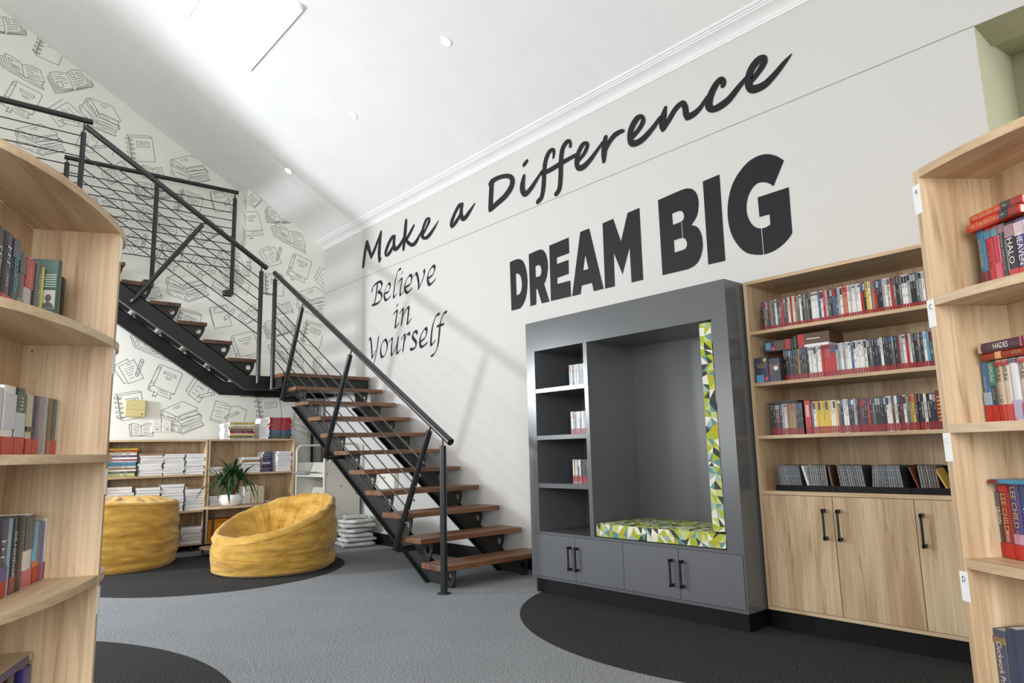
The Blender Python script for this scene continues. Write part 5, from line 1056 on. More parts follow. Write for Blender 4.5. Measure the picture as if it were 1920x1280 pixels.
LB('paperback', 'red-headed pale paperback on the upper shelf near the stairs', 0.313, 0.264, zA, 0.150, 0.088, (196, 190, 194), 0, [('LARSSON', cov((250, 176, 176)), 0.105, 0.05, 0.014)], [(0.075, 0.148, (196, 60, 62))], group=gA)
LB('paperback', 'thin black paperback right of the red-headed pale one', 0.262, 0.243, zA, 0.149, 0.088, (44, 48, 54), 0, group=gA)
LB('paperback', 'grey paperback with white lettering left of the lime one, upper shelf', 0.242, 0.206, zA, 0.155, 0.088, (122, 120, 118), 0, [('~', TXTW, 0.085, 0.09, 0.013)], group=gA)
LB('paperback', 'lime yellow paperback beside the big green book, upper shelf', 0.203, 0.186, zA, 0.152, 0.088, (204, 214, 110), 0, group=gA)
# big green book turned so its back cover shows
t = stand_book(Lc, 'hardback_book', 'dark green book standing proud of the row, its cover with small portrait picture showing', -0.184, -0.158, 0.092, zA, 0.177, 0.118, (58, 92, 82), 0, group=gA)
b = MB(); b.box(-0.0009, 0.0, 0.006, 0.036, 0.048, 0.096); part('portrait_print', b, cov((206, 204, 198)), t, world=False)
b = MB(); X = -0.0013
b.add([(X, 0.021 + 0.0075 * math.cos(2 * math.pi * k / 14), 0.075 + 0.010 * math.sin(2 * math.pi * k / 14)) for k in range(14)], [tuple(range(14))])
b.add([(X, 0.007, 0.049), (X, 0.035, 0.049), (X, 0.031, 0.060), (X, 0.021, 0.066), (X, 0.011, 0.060)], [(0, 1, 2, 3, 4)]); part('portrait_figure', b, cov((96, 92, 90)), t, world=False, fix=False)
b = MB()
for i in range(6): b.box(-0.0009, 0.0, 0.006, 0.036 - 0.003 * (i % 3), 0.104 + 0.0062 * i, 0.1065 + 0.0062 * i)
part('blurb_lines', b, cov((196, 206, 200)), t, world=False)
LB('paperback', 'slim pale red book behind the dark green one, upper shelf', 0.062, 0.044, zA, 0.165, 0.088, (186, 150, 140), 0, group=gA, y=0.128)
LB('box_file', 'open black sleeve near the panel on the upper shelf', 0.040, 0.004, zA, 0.168, 0.085, (30, 27, 26), 0, group=gA, y=0.128)
LB('paperback', 'thin silver paperback near the panel on the upper shelf', 0.002, -0.010, zA, 0.15, 0.085, (176, 180, 190), 0, group=gA, y=0.128) if False else None
gB = 'books on the middle shelf near the stairs'
LB('hardback_book', 'wide white book with red band and pink dot, first on the middle shelf', 0.372, 0.303, zB, 0.158, 0.088, (232, 230, 226), 0.042, [], [(0.06, 0.14, (206, 208, 222))], group=gB)
LB('hardback_book', 'pale book at the frame edge left of the wide white one', 0.44, 0.375, zB, 0.15, 0.088, (214, 208, 208), 0.042, group=gB)
LB('hardback_book', 'dark green and pale blue book with red band and pink dot', 0.301, 0.243, zB, 0.159, 0.088, (66, 62, 72), 0.042, [('~', TXTW, 0.12, 0.035, 0.026)], [(0.043, 0.10, (190, 208, 220)), (0.10, 0.146, (34, 84, 74))], group=gB)
LB('paperback', 'cream paperback with small black figure, middle shelf', 0.229, 0.187, zB, 0.149, 0.088, (200, 192, 172), 0.041, [], [(0.058, 0.070, (60, 54, 50))], group=gB)
LB('paperback', 'slate blue paperback on the middle shelf', 0.186, 0.147, zB, 0.149, 0.088, (78, 84, 102), 0.041, [('~', cov((170, 176, 190)), 0.1, 0.09, 0.008)], group=gB)
LB('paperback', 'lilac grey paperback without band on the middle shelf', 0.146, 0.104, zB, 0.150, 0.088, (160, 146, 164), 0, [('~', TXTW, 0.085, 0.1, 0.012)], group=gB)
LB('paperback', 'silver paperback on the middle shelf', 0.103, 0.082, zB, 0.151, 0.088, (176, 180, 182), 0, [('~', TXTB, 0.09, 0.08, 0.008)], group=gB)
LB('paperback', 'khaki brown paperback on the middle shelf', 0.080, 0.047, zB, 0.151, 0.088, (128, 112, 90), 0.040, group=gB, bandm=cov((172, 96, 84)))
LB('paperback', 'grey-green paperback with bright red band on the middle shelf', 0.046, 0.010, zB, 0.151, 0.088, (92, 108, 104), 0.040, group=gB, bandm=cov((206, 40, 30)))
LB('paperback', 'thin grey book nearest the upright panel on the middle shelf', 0.008, 0.001, zB, 0.150, 0.085, (190, 184, 172), 0, group=gB)
gC = 'books on the lower shelf near the stairs'
yC = 0.128
LB('hardback_book', 'navy hardback with pale title at frame edge, lower shelf', 0.325, 0.258, zC, 0.178, 0.085, (34, 42, 82), 0.038, [('~', TXTW, 0.115, 0.07, 0.03)], [(0.038, 0.07, (66, 70, 160))], group=gC, y=yC)
LB('paperback', 'pale blue slim book between navy and dark slate ones, lower shelf', 0.256, 0.238, zC, 0.176, 0.085, (150, 176, 196), 0, group=gC, y=yC)
LB('hardback_book', 'dark slate book with tall pale capitals on the lower shelf', 0.237, 0.206, zC, 0.175, 0.085, (58, 70, 84), 0.04, [('DE NIMEYER', cov((206, 220, 226)), 0.09, 0.105, 0.017)], group=gC, y=yC, bandm=cov((150, 64, 60)))
LB('hardback_book', 'black hardback right of the dark slate one, lower shelf', 0.204, 0.158, zC, 0.176, 0.085, (40, 42, 46), 0, [('~', cov((150, 152, 156)), 0.1, 0.08, 0.014)], group=gC, y=yC)
LB('hardback_book', 'two-tone grey and white book with pink band, lower shelf', 0.155, 0.097, zC, 0.176, 0.085, (232, 230, 226), 0.042, [('~', cov((110, 190, 216)), 0.13, 0.07, 0.015)], [(0.09, 0.174, (84, 90, 98))], group=gC, y=yC, bandm=cov((208, 110, 120)))
LB('paperback', 'sky blue and orange paperback with red band, lower shelf', 0.092, 0.056, zC, 0.155, 0.085, (112, 190, 232), 0.042, [], [(0.042, 0.056, (224, 122, 66))], group=gC, y=yC)
LB('paperback', 'dull brown paperback right of the sky blue one', 0.054, 0.037, zC, 0.154, 0.085, (140, 124, 120), 0.042, group=gC, y=yC)
LB('paperback', 'violet blue paperback with pink dot, lower shelf', 0.035, 0.012, zC, 0.150, 0.085, (112, 130, 206), 0, [('~', TXTW, 0.1, 0.07, 0.008)], [(0.0, 0.04, (128, 104, 176))], group=gC, y=yC)
LB('paperback', 'white paperback with red band nearest the upright panel, lower shelf', 0.010, 0.001, zC, 0.158, 0.085, (238, 236, 230), 0.044, group=gC, y=yC)
gD = 'books on the lowest shelf near the stairs'
for (xa, xb, h, c, lb) in ((0.30, 0.262, 0.115, (110, 80, 100), 'plum paperback at frame corner'), (0.26, 0.235, 0.113, (92, 140, 130), 'teal paperback'), (0.233, 0.206, 0.114, (70, 130, 150), 'blue-green paperback'), (0.204, 0.178, 0.116, (196, 60, 90), 'crimson pink paperback'), (0.174, 0.125, 0.122, (52, 44, 44), 'thick dark brown hardback'), (0.062, 0.010, 0.112, (78, 70, 150), 'violet paperback')):
    LB('paperback', lb + ' upright on the lowest shelf near the stairs', xa, xb, zD, h, 0.075, c, 0, group=gD, y=0.135)
flat_book(Lc, 'hardback_book', 'cream and purple hardback lying flat on upright books of the lowest shelf', -0.31, -0.012, 0.135, zD + 0.1225, zD + 0.142, 0.075, (206, 190, 160), blocks=[(0.0, 0.27, (70, 62, 124))], group=None)
# ================================================================== LOW BOOKCASES AGAINST THE END WALL
BX0, BX1 = 0.03, 0.375
def low_case(label, y0, y1, zt, mids):
    t = thing('low_bookcase', label, 'bookcase', (0.2, (y0 + y1) / 2, 0), group='low bookcases on casters')
    for (a, c) in ((y0, y0 + 0.02), (y1 - 0.02, y1)):
        b = MB(); b.box(BX0, BX1, a, c, 0.07, zt); part('side_panel', b, OAK_V, t, bev=0.001)
    b = MB(); b.box(BX0, BX1, y0 + 0.02, y1 - 0.02, zt - 0.022, zt); part('top_panel', b, OAK_Y, t, bev=0.001)
    b = MB(); b.box(BX0, BX0 + 0.01, y0 + 0.02, y1 - 0.02, 0.09, zt - 0.022); part('back_panel', b, OAK_V, t)
    for z in mids:
        b = MB(); b.box(BX0 + 0.01, BX1 - 0.004, y0 + 0.02, y1 - 0.02, z - 0.022, z); part('shelf', b, OAK_Y, t, bev=0.001)
    b = MB(); b.box(BX0, BX1, y0 + 0.02, y1 - 0.02, 0.07, 0.09); part('bottom_panel', b, OAK_Y, t, bev=0.001)
    for x in (BX0 + 0.06, BX1 - 0.05):
        for y in (y0 + 0.10, y1 - 0.13):
            b = MB(); b.tube([(x, y - 0.012, 0.026), (x, y + 0.012, 0.026)], 0.026, 16); b.box(x - 0.02, x + 0.02, y - 0.018, y + 0.018, 0.05, 0.07); part('caster', b, DARK, t)
    return t
low_case('low oak bookcase full of white-edged books, left of the plant', -2.757, -1.664, 1.315, (0.90, 0.475))
low_case('low oak bookcase with bright book stacks on top, behind the potted plant', -1.652, -0.552, 1.317, (0.897, 0.50))

BK = {}
def lying_mesh(kind, c, w, d, h):
    """Book lying on its side. local x towards the room, y across. kind 'e': paper edge to the room; kind 's': coloured spine to the room."""
    mb = MB(); k = 0.0012
    if kind == 's':
        mb.boxm(0, d, -w / 2, w / 2, 0, h, (0, 0, 1, 0, 1, 0))
        tl = 2 if c in 'rbvpnmkuge' else 3
        for (u0, u1) in ((-0.36, -0.02), (0.08, 0.22)): mb.add([(d + 0.0004, w * u0, h * 0.38), (d + 0.0004, w * u1, h * 0.38), (d + 0.0004, w * u1, h * 0.62), (d + 0.0004, w * u0, h * 0.62)], [(0, 1, 2, 3)], tl)
        for q in (0.0, 1.0): mb.add([(d + 0.0004, -w / 2, max(0, h * q - 0.001)), (d + 0.0004, w / 2, max(0, h * q - 0.001)), (d + 0.0004, w / 2, max(0.001, h * q)), (d + 0.0004, -w / 2, max(0.001, h * q))], [(0, 1, 2, 3)], 3)
    else:
        mb.box(0.004, d - 0.002, -w / 2 + 0.002, w / 2 - 0.002, k, h - k, 1)
        mb.boxm(0, d, -w / 2, w / 2, 0, k, (0,) * 6); mb.boxm(0, d, -w / 2, w / 2, h - k, h, (0,) * 6)
    return mb.mesh('book', [SPM[c], PAGEW, SPM['s'], SPM['g']], fix=False)
def stack(seq, y, z, x, w, where, group, seed, d=0.21, hs=None, cat='book', ytilt=0.0):
    """seq from the bottom up: letter pairs, kind + colour."""
    rnd = random.Random(seed)
    items = seq.split()
    for i, it in enumerate(items):
        kind, c = it[0], it[1]
        h = (hs[i] if hs else rnd.uniform(0.016, 0.030))
        ww = w * rnd.uniform(0.93, 1.0); dd = d * rnd.uniform(0.9, 1.0)
        o = link('book', lying_mesh(kind, c, ww, dd, h), None, (x - dd + rnd.uniform(-0.012, 0.006), y + rnd.uniform(-0.008, 0.008), z), rnd.uniform(-0.05, 0.05))
        nm = ('white-edged book' if kind == 'e' else '%s-spined book' % SPN[c])
        tag(o, '%s, %s from bottom of %s' % (nm, nth(i + 1), where), cat, group)
        z += h + 0.0004
    return z
def hts(n, tot, seed):
    r = random.Random(seed); v = [r.uniform(0.7, 1.3) for _ in range(n)]; s = sum(v); return [tot * q / s for q in v]
XS = 0.352
gL = 'book stacks in the left low bookcase'
S = lambda seq, y, z, w, tot, where, g, seed, x=XS, d=0.2: stack(seq, y, z, x, w, where, g, seed, d=d, hs=hts(len(seq.split()), tot, seed))
zu = 0.901; zm = 0.476; zb = 0.0905
S('sl sl sg ew st sw sa sa ew sr ew sp sw sl sr sy', -2.585, zu, 0.30, 0.315, 'the many-coloured stack, upper shelf', gL, 1)
S('ek ew ew ew ew ew eb ew ew et st', -2.285, zu, 0.255, 0.255, 'the tan-topped stack, upper shelf of left bookcase', gL, 2)
S('ew ek ew ew ew ew ek ew ew ew', -2.035, zu, 0.235, 0.245, 'third stack, upper shelf of left bookcase', gL, 3)
S('ew ew ek ew ew ew ew', -1.793, zu, 0.225, 0.245, 'stack at right end, upper shelf of left bookcase', gL, 4)
S('ew ek ew ew ek ew er ew ek ew', -2.60, zm, 0.29, 0.31, 'first stack, middle shelf of left bookcase', gL, 5)
S('ew ew ek ew ew ew ew ek ew', -2.30, zm, 0.26, 0.29, 'second stack, middle shelf of left bookcase', gL, 6)
S('ek ew ew ew ew ek ew ew ew', -2.03, zm, 0.255, 0.315, 'third stack, middle shelf of left bookcase', gL, 7)
S('ew ew ek ew ew ew em st', -1.785, zm, 0.22, 0.28, 'brown-topped stack, middle shelf of left bookcase', gL, 8)
S('ew ew en ew ew ek ew', -1.80, zb, 0.235, 0.19, 'stack on bottom shelf of left bookcase', gL, 9)
gR = 'book stacks in the right low bookcase'
S('ew ew ew ew st', -1.545, 0.898, 0.16, 0.105, 'low stack behind plant, upper shelf of right bookcase', gR, 10)
S('ew ew ek et st ew', -1.12, 0.898, 0.235, 0.19, 'tan stack beside plant, upper shelf of right bookcase', gR, 11)
S('sp sp sk sp en sb sk sp sg sb', -0.895, 0.898, 0.12, 0.25, 'dark purple stack, upper shelf of right bookcase', gR, 12, x=0.30)
S('ew ew ew ew ew ek ew ew', -0.685, 0.898, 0.20, 0.255, 'white stack at right end, upper shelf of right bookcase', gR, 13)
S('ew ew ek ew ek', -1.545, 0.501, 0.14, 0.13, 'stack left of pot, middle shelf of right bookcase', gR, 14)
S('ew ew ew eb ew', -1.27, 0.501, 0.19, 0.14, 'stack right of pot, middle shelf of right bookcase', gR, 15)
S('ek sw', -0.80, 0.501, 0.20, 0.03, 'flat pair beside box files, right bookcase', gR, 16)
for (y0, c, lb) in ((-1.195, 'w', 'white box file with printed label, first of three'), (-1.108, 'c', 'cream box file in the middle of three on right low bookcase'), (-1.02, 'c', 'cream box file beside flat black book on right low bookcase')):
    hh = 0.235 if y0 == -1.108 else 0.222
    t = thing('box_file', lb, 'box file', (0.25, y0 + 0.04, 0.501), group='box files behind the plant')
    b = MB(); b.box(0.13, 0.355, y0, y0 + 0.078, 0.501, 0.501 + hh); part('case', b, mat('box_file_' + SPN[c], rgb(*((226, 224, 216) if c == 'w' else (214, 200, 166))), 0.6), t, bev=0.002)
    if c == 'w':
        b = MB(); b.box(0.355, 0.3558, y0 + 0.02, y0 + 0.055, 0.665, 0.690); part('label', b, SPM['s'], t)
t = thing('storage_crate', 'orange yellow plastic crate on bottom shelf behind the side table', 'crate', (0.22, -1.44, 0.0905))
b = MB(); b.box(0.09, 0.36, -1.62, -1.28, 0.0905, 0.345); part('body', b, ORANGE, t, bev=0.006)
b = MB(); b.box(0.085, 0.366, -1.626, -1.274, 0.325, 0.347); b.box(0.36, 0.367, -1.60, -1.585, 0.1, 0.32); b.box(0.36, 0.367, -1.315, -1.30, 0.1, 0.32); part('rim', b, mat('crate_rim', rgb(204, 120, 20), 0.5), t, bev=0.002)
# stacks on top of the right bookcase
gT = 'bright stacks on top of right low bookcase'
S('sc sv sy ew sr sm st sg sw sy ew sl sy', -1.255, 1.3175, 0.315, 0.205, 'the many-coloured stack on top of right bookcase', gT, 17, d=0.22)
REDS = 'se se sv sv se sb sb sb'.split()
S('sv sv sv sv sb sb sb sr sr sr sr sr sr sr sr sr', -0.755, 1.3175, 0.315, 0.272, 'red, blue and green stack on bookcase top', gT, 18, d=0.22)
S('ew ew ew ew ew ew ew', -0.955, 1.3175, 0.115, 0.262, 'narrow white stack beside the red and blue one', gT, 19, x=0.335, d=0.2)
S('ew ew ew ew ew ew', -1.435, 1.3175, 0.07, 0.195, 'narrow white stack before the many-coloured one', gT, 20, x=0.34, d=0.18)

# ================================================================== BOOK TROLLEY
t = thing('book_trolley', 'cream metal book trolley with solid end panels parked under the stairs', 'trolley', (0.79, -0.29, 0))
TX0, TX1, TYA, TYB = 0.385, 1.20, -0.53, -0.055
for x in (TX0, TX1):
    b = MB(); b.box(x - 0.012, x, TYA + 0.012, TYB - 0.012, 0.145, 1.0); e = part('end_panel', b, CREAMM, t, bev=0.002)
    if x == TX1:
        s_ = MB()
        for (y, z) in ((TYA + 0.035, 0.86), (TYA + 0.035, 0.56), (-0.30, 0.70), (TYB - 0.035, 0.60), (TYB - 0.035, 0.30)): s_.disc((x + 0.0006, y, z), Vector((0, 1, 0)), Vector((0, 0, 1)), 0.011, 14)
        sub('bolt', s_, BRASS, e, t, fix=False)
    b = MB()
    pts = [(x, TYA, 0.12), (x, TYA, 1.15)] + [(x, TYA + 0.075 - 0.075 * math.cos(a), 1.15 + 0.075 * math.sin(a)) for a in (0.4, 0.8, 1.2, math.pi / 2)] + [(x, TYB - 0.075 + 0.075 * math.sin(a), 1.15 + 0.075 * math.cos(a)) for a in (0.0, 0.4, 0.8, 1.2, math.pi / 2)] + [(x, TYB, 0.12)]
    b.tube(pts, 0.0145, 12); part('loop_handle', b, CREAMM, t)
for z in (0.21, 0.53, 0.85):
    b = MB(); b.box(TX0, TX1 - 0.012, TYA + 0.005, TYB - 0.005, z - 0.028, z - 0.006); b.box(TX0, TX1 - 0.012, TYA, TYA + 0.012, z - 0.03, z + 0.012); b.box(TX0, TX1 - 0.012, TYB - 0.012, TYB, z - 0.03, z + 0.012)
    b.prism([(TYA + 0.17, z - 0.006), (-0.296, z + 0.145), (-0.288, z + 0.145), (TYB - 0.17, z - 0.006)], TX0 + 0.02, TX1 - 0.03, lambda y, q, d: (d, y, q)); part('shelf', b, CREAMM, t)
for x in (TX0 - 0.006, TX1 - 0.006):
    for y in (TYA + 0.03, TYB - 0.03):
        b = MB(); b.tube([(x - 0.014, y, 0.05), (x + 0.014, y, 0.05)], 0.05, 18); b.box(x - 0.018, x + 0.018, y - 0.02, y + 0.02, 0.09, 0.14); part('caster', b, DARK, t)
b = MB(); b.box(0.40, 0.80, -0.60, -0.40, 0.863, 0.872); b.box(0.405, 0.79, -0.60, -0.42, 0.872, 0.882)
solo('ring_binder', b, [SPM['s']], 'thin grey binder lying on the upper shelf of the cream trolley', 'binder', (0.6, -0.5, 0.863), bev=0.002)
# wrapped paper bundles on the floor
rnd = random.Random(77); z = 0.0
for i in range(7):
    h = (0.05, 0.045, 0.046, 0.05, 0.048, 0.044, 0.04)[i]
    mb = MB(); nx, ny = 12, 12; hx, hy = ((0.18, 0.2), (0.165, 0.19), (0.175, 0.185), (0.15, 0.18), (0.17, 0.19), (0.155, 0.165), (0.12, 0.14))[i]
    def sh(u, v, top, i=i, h=h, hx=hx, hy=hy):
        e = 1 - 0.5 * max(abs(u), abs(v)) ** 6
        nz = mnoise.noise(Vector((u * 3.2, v * 3.2, i * 5.1))) * 0.007
        r = 1 + 0.16 * mnoise.noise(Vector((u * 1.5, v * 1.5, i * 3.3 + 9)))
        return (u * hx * r, v * hy * r, (h * (0.5 + 0.5 * e) + nz + 0.004 if top else h * (0.5 - 0.5 * e) + (nz * 0.3 if i else 0)))
    for top in (1, 0):
        P = [sh(-1 + 2 * a / nx, -1 + 2 * c / ny, top) for a in range(nx + 1) for c in range(ny + 1)]
        mb.add(P, [(a * (ny + 1) + c, (a + 1) * (ny + 1) + c, (a + 1) * (ny + 1) + c + 1, a * (ny + 1) + c + 1) for a in range(nx) for c in range(ny)], 0, True)
    rimI = [(a, 0) for a in range(nx + 1)] + [(nx, c) for c in range(1, ny + 1)] + [(a, ny) for a in range(nx - 1, -1, -1)] + [(0, c) for c in range(ny - 1, 0, -1)]
    N = (nx + 1) * (ny + 1)
    o0 = 0; n = len(rimI)
    for k in range(n):
        a0 = rimI[k][0] * (ny + 1) + rimI[k][1]; a1 = rimI[(k + 1) % n][0] * (ny + 1) + rimI[(k + 1) % n][1]
        mb.f.append([a0, a1, N + a1, N + a0]); mb.m.append(0); mb.sm.append(True)
    o = link('paper_bundle', mb.mesh('paper_bundle', PLASTICW if i % 3 else mat('wrap_grey', rgb(206, 206, 206), 0.35, bump=(14, 0.5, 0.25))), None, (1.47 + rnd.uniform(-0.02, 0.02), -0.24 + rnd.uniform(-0.02, 0.02), z), rnd.uniform(-0.5, 0.5))
    pos = ('lowest of the pile', 'second from the bottom of the pile', 'third from the bottom of the pile', 'in the middle of the pile', 'third from the top of the pile', 'second from the top of the pile', 'topmost of the pile')[i]
    tag(o, 'white plastic-wrapped paper bundle by trolley, ' + pos, 'paper bundle', 'wrapped paper bundles piled by trolley')
    z += h + 0.006
    if i == 6:
        b = MB(); b.add([(-0.02, -0.10, h + 0.012), (0.02, -0.10, h + 0.012), (0.02, -0.07, h + 0.012), (-0.02, -0.07, h + 0.012)], [(0, 1, 2, 3)]); link('printed_mark', b.mesh('printed_mark', TXTB, fix=False), o)

# ================================================================== SIDE TABLE AND PLANT
tb = thing('side_table', 'low oval oak side table with black legs carrying the potted plant', 'table', (0.90, -1.50, 0))
def stadium(cx, cy, hl, r, n=14):
    return [(cx + r * math.sin(a), cy + hl + r * math.cos(a)) for a in [math.pi / 2 - math.pi * k / n for k in range(n + 1)]][::-1] + [(cx + r * math.sin(a), cy - hl - r * math.cos(a)) for a in [-math.pi / 2 + math.pi * k / n for k in range(n + 1)]][::-1]
def stad(cx, cy, hl, r, n=14):
    P = []
    for k in range(n + 1):
        a = math.pi * k / n; P.append((cx + r * math.cos(a), cy + hl + r * math.sin(a)))
    for k in range(n + 1):
        a = math.pi + math.pi * k / n; P.append((cx + r * math.cos(a), cy - hl + r * math.sin(a)))
    return P
b = MB(); b.prism(stad(0.90, -1.48, 0.20, 0.20), 0.517, 0.541, lambda p, q, d: (p, q, d)); part('table_top', b, OAK_Y, tb, bev=0.003)
b = MB(); b.prism(stad(0.90, -1.48, 0.20, 0.19), 0.075, 0.093, lambda p, q, d: (p, q, d)); part('lower_shelf', b, OAK_Y, tb, bev=0.003)
for (x, y) in ((1.06, -1.79), (1.085, -1.50), (1.06, -1.17), (0.74, -1.79), (0.74, -1.17)):
    b = MB(); b.tube([(x, y, 0.0), (x, y, 0.517)], 0.011, 10); part('leg', b, STEELM, tb)
pl = thing('potted_plant', 'dark green strap-leaved plant in round white pot on the oval table', 'plant', (0.95, -1.565, 0.541))
b = MB(); b.lathe([(0.0, 0.0), (0.085, 0.0), (0.108, 0.012), (0.128, 0.05), (0.131, 0.085), (0.124, 0.118), (0.119, 0.126), (0.112, 0.126), (0.108, 0.112), (0.0, 0.108)], 36, tuple(pl.location)); part('pot', b, POTW, pl)
b = MB(); b.lathe([(0.0, 0.113), (0.106, 0.111)], 24, tuple(pl.location)); part('soil', b, mat('soil', rgb(70, 58, 46), 0.95, bump=(60, 0.6, 0.4)), pl, fix=False)
base = Vector(pl.location); rnd = random.Random(5)
tops = []
for (dx, dy, hx, hy, hz) in ((0.0, -0.02, 0.0, -0.09, 0.26), (0.01, 0.01, 0.0, 0.0, 0.36), (-0.01, 0.025, 0.0, 0.10, 0.31)):
    p0 = base + Vector((dx, dy, 0.11)); p1 = base + Vector((hx, hy, hz))
    b = MB(); b.tube(spline([p0, p0.lerp(p1, 0.5) + Vector((0.004, 0, 0.01)), p1], 4), [0.015, 0.015, 0.014, 0.014, 0.013, 0.013, 0.012, 0.012, 0.011], 9); part('stem', b, STEM, pl); tops.append(p1)
mb = MB()
def leaf(p, ang, L, rise, droop, w):
    d = Vector((math.cos(ang), math.sin(ang), 0)); s = Vector((-d.y, d.x, 0)); n = 9; V = []; F = []
    for i in range(n + 1):
        t = i / n; pos = p + d * (L * t * (1 - 0.16 * t * droop)) + Vector((0, 0, rise * t - droop * L * 0.9 * t ** 2.3))
        ww = w * (0.45 + 1.4 * t) * (1 - t) ** 0.65 if t < 1 else 0.0004
        ww = max(ww, 0.0008)
        V += [pos - s * ww + Vector((0, 0, ww * 0.35)), pos, pos + s * ww + Vector((0, 0, ww * 0.35))]
    for i in range(n):
        a = i * 3; F += [(a, a + 1, a + 4, a + 3), (a + 1, a + 2, a + 5, a + 4)]
    mb.add(V, F, 0, True)
for k, p in enumerate(tops):
    nL = (24, 34, 26)[k]
    for i in range(nL):
        u = i / nL; a = i * 2.39996 + k
        leaf(p + Vector((0, 0, 0.02 * u - 0.03)), a, rnd.uniform(0.20, 0.31) * (1 - 0.25 * u), 0.04 + 0.24 * u + rnd.uniform(-0.02, 0.02), (1.15 - 0.7 * u) * rnd.uniform(0.7, 1.0), rnd.uniform(0.017, 0.023))
for a in (-1.9, -1.55, -2.2): leaf(tops[0] + Vector((0, 0, -0.01)), a, 0.36, 0.11, 0.9, 0.022)
part('foliage', mb, LEAF, pl, fix=False)

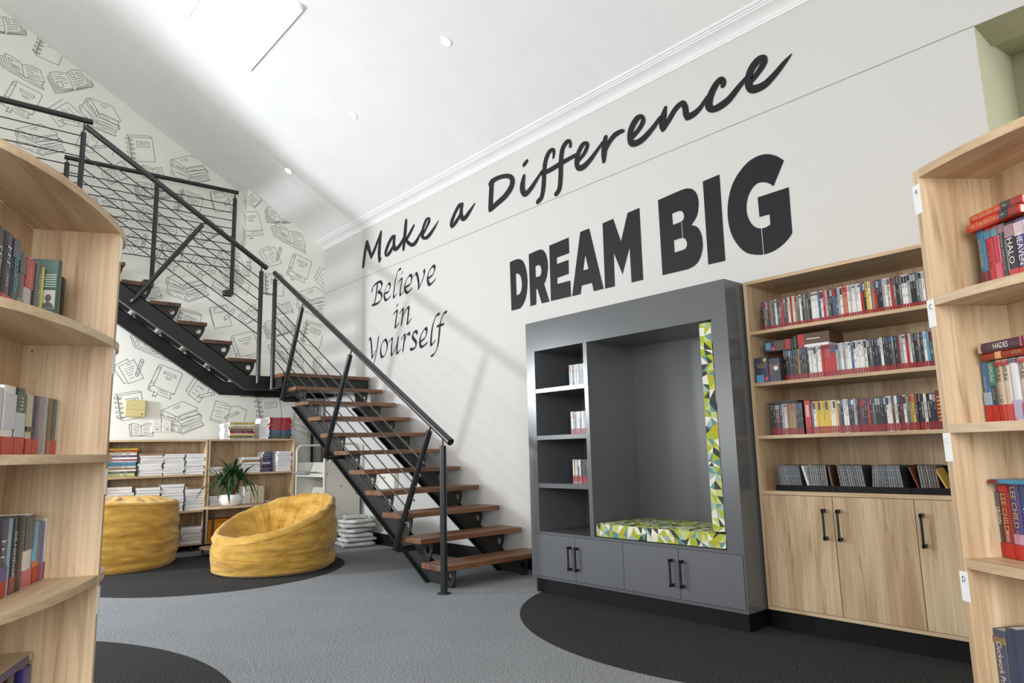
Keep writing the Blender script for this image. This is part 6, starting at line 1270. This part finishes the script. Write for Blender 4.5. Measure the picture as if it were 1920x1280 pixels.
# ================================================================== BEANBAGS
def beanbag(name, label, c, r, height, lean_dir, lean, hollow, seed, squash=(1.0, 1.0)):
    """height at the middle of the rim; rim rises along lean_dir; hollow = depth of the sitting dent."""
    mb = MB(); NA, NW, NI = 216, 44, 40
    ld = Vector((math.cos(lean_dir), math.sin(lean_dir)))
    ha = [height + lean * math.cos(2 * math.pi * j / NA - lean_dir) for j in range(NA)]
    V = []; rows = 0
    def nz(a, z, s, f=1.0): return mnoise.noise(Vector((math.cos(a) * 1.6 * f + seed, math.sin(a) * 1.6 * f, z * s)))
    # wall from floor edge to the rim
    for i in range(NW + 1):
        t = i / NW
        for j in range(NA):
            a = 2 * math.pi * j / NA; H = ha[j]
            z = H * t
            bulge = 0.93 + 0.07 * math.sin(math.pi * min(1.0, 0.12 + 0.70 * t))
            if t < 0.06: bulge -= 0.05 * (1 - t / 0.06)
            rr = r * bulge
            rr += 0.017 * nz(a, z, 9.0, 0.9) * min(1, t * 6 + .3) + 0.010 * nz(a, z, 22.0, 1.6) * min(1, t * 5)
            fold = nz(a, z, 15.0, 0.45); rr -= 0.020 * max(0, fold) * min(1, t * 4) * (1 - 0.3 * t)
            rr += 0.02 * math.cos(2 * a + seed)
            mk = max(0.0, min(1.0, 0.5 + 1.6 * nz(a + 2.2, z, 2.0, 0.8))); cr = nz(a, z + 3.1, 12.0, 0.9); rr -= 0.010 * max(0.0, 1 - abs(cr) * 6) * min(1, t * 4) * (1 - 0.5 * t) * mk      # sharp creases
            cr = nz(a + 1.7, z + 7.7, 34.0, 1.1); rr -= 0.003 * max(0.0, 1 - abs(cr) * 4) * min(1, t * 4) * mk
            V.append((c[0] + squash[0] * rr * math.cos(a), c[1] + squash[1] * rr * math.sin(a), max(0.0015, z) if i else 0.0015))
        rows += 1
    # over the rim and into the seat (or a puckered closed top)
    for i in range(1, NI + 1):
        t = i / NI
        for j in range(NA):
            a = 2 * math.pi * j / NA; H = ha[j]
            rr = r * 0.96 * (1 - t) ** (0.9 if hollow else 1.0)
            px, py = rr * math.cos(a), rr * math.sin(a)
            Hp = height + lean * (px * ld.x + py * ld.y) / r
            dome = 0.045 * math.sin(math.pi * min(1, t * 5)) if t < 0.2 else 0.0
            if hollow:
                s = min(1.0, max(0.0, (t - 0.05) / 0.55)); s = s * s * (3 - 2 * s)
                dent = (hollow + 0.55 * lean * math.cos(a - lean_dir) * (1 - t)) * s
                z = Hp - dent + dome * 0.9
                z += 0.016 * math.sin(a * 17 + 4 * nz(a, t, 3)) * math.sin(math.pi * min(1, t * 2.0)) * (0.4 + 0.6 * max(0, math.cos(a - lean_dir)))
                z += 0.014 * nz(a, t * 3, 3.0, 1.3)
                env = math.sin(math.pi * min(1, max(0, t - 0.02) * 1.9)) ** 0.7 * (0.45 + 0.55 * max(0, math.cos(a - lean_dir)))
                pl_ = math.sin(a * 26 + 5 * nz(a, t * 2, 2.0)); z -= 0.022 * max(0.0, 1 - abs(pl_) * 2.6) * env
            else:
                z = Hp + 0.055 * math.sin(math.pi / 2 * min(1, t * 2.2)) + 0.016 * math.sin(a * 19 + 3 * nz(a, t, 2)) * min(1, t * 5) * (1 - t) - 0.018 * max(0.0, 1 - abs(math.sin(a * 15 + 4 * nz(a, t, 2))) * 2.5) * min(1, t * 6) * (1 - t) + 0.02 * nz(a, t * 2, 3.0, 1.2)
            V.append((c[0] + squash[0] * px, c[1] + squash[1] * py, z))
        rows += 1
    F = [(i * NA + j, i * NA + (j + 1) % NA, (i + 1) * NA + (j + 1) % NA, (i + 1) * NA + j) for i in range(rows - 1) for j in range(NA)]
    mb.add(V, F, 0, True)
    mb.add(V[:NA], [tuple(range(NA))[::-1]], 0)
    t = thing(name, label, 'beanbag', (c[0], c[1], 0), group='mustard suede beanbags')
    part('cover', mb, SUEDE, t)
    # piped seam along the rim
    b = MB(); k = NW - 1
    b.tube([Vector(V[k * NA + j]) * 1.0 for j in range(0, NA, 2)], 0.0055, 6, closed=True); part('rim_seam', b, SUEDE, t)
    b = MB(); a = lean_dir - 0.9; jj = int((a % (2 * math.pi)) / (2 * math.pi) * NA)
    b.tube([Vector(V[i * NA + jj]) for i in range(2, NW)], 0.006, 6); part('side_seam', b, SUEDE, t)
    return t
beanbag('beanbag', 'mustard suede beanbag chair with hollow seat, before the oval plant table', (2.35, -1.60), 0.612, 0.485, math.radians(106), 0.195, 0.25, 1.3)
beanbag('beanbag', 'mustard suede beanbag with full puckered top, partly behind the curved bookcase', (0.985, -2.74), 0.635, 0.65, math.radians(-60), 0.03, 0.0, 6.7, (0.90, 0.98))

bpy.context.view_layer.update()
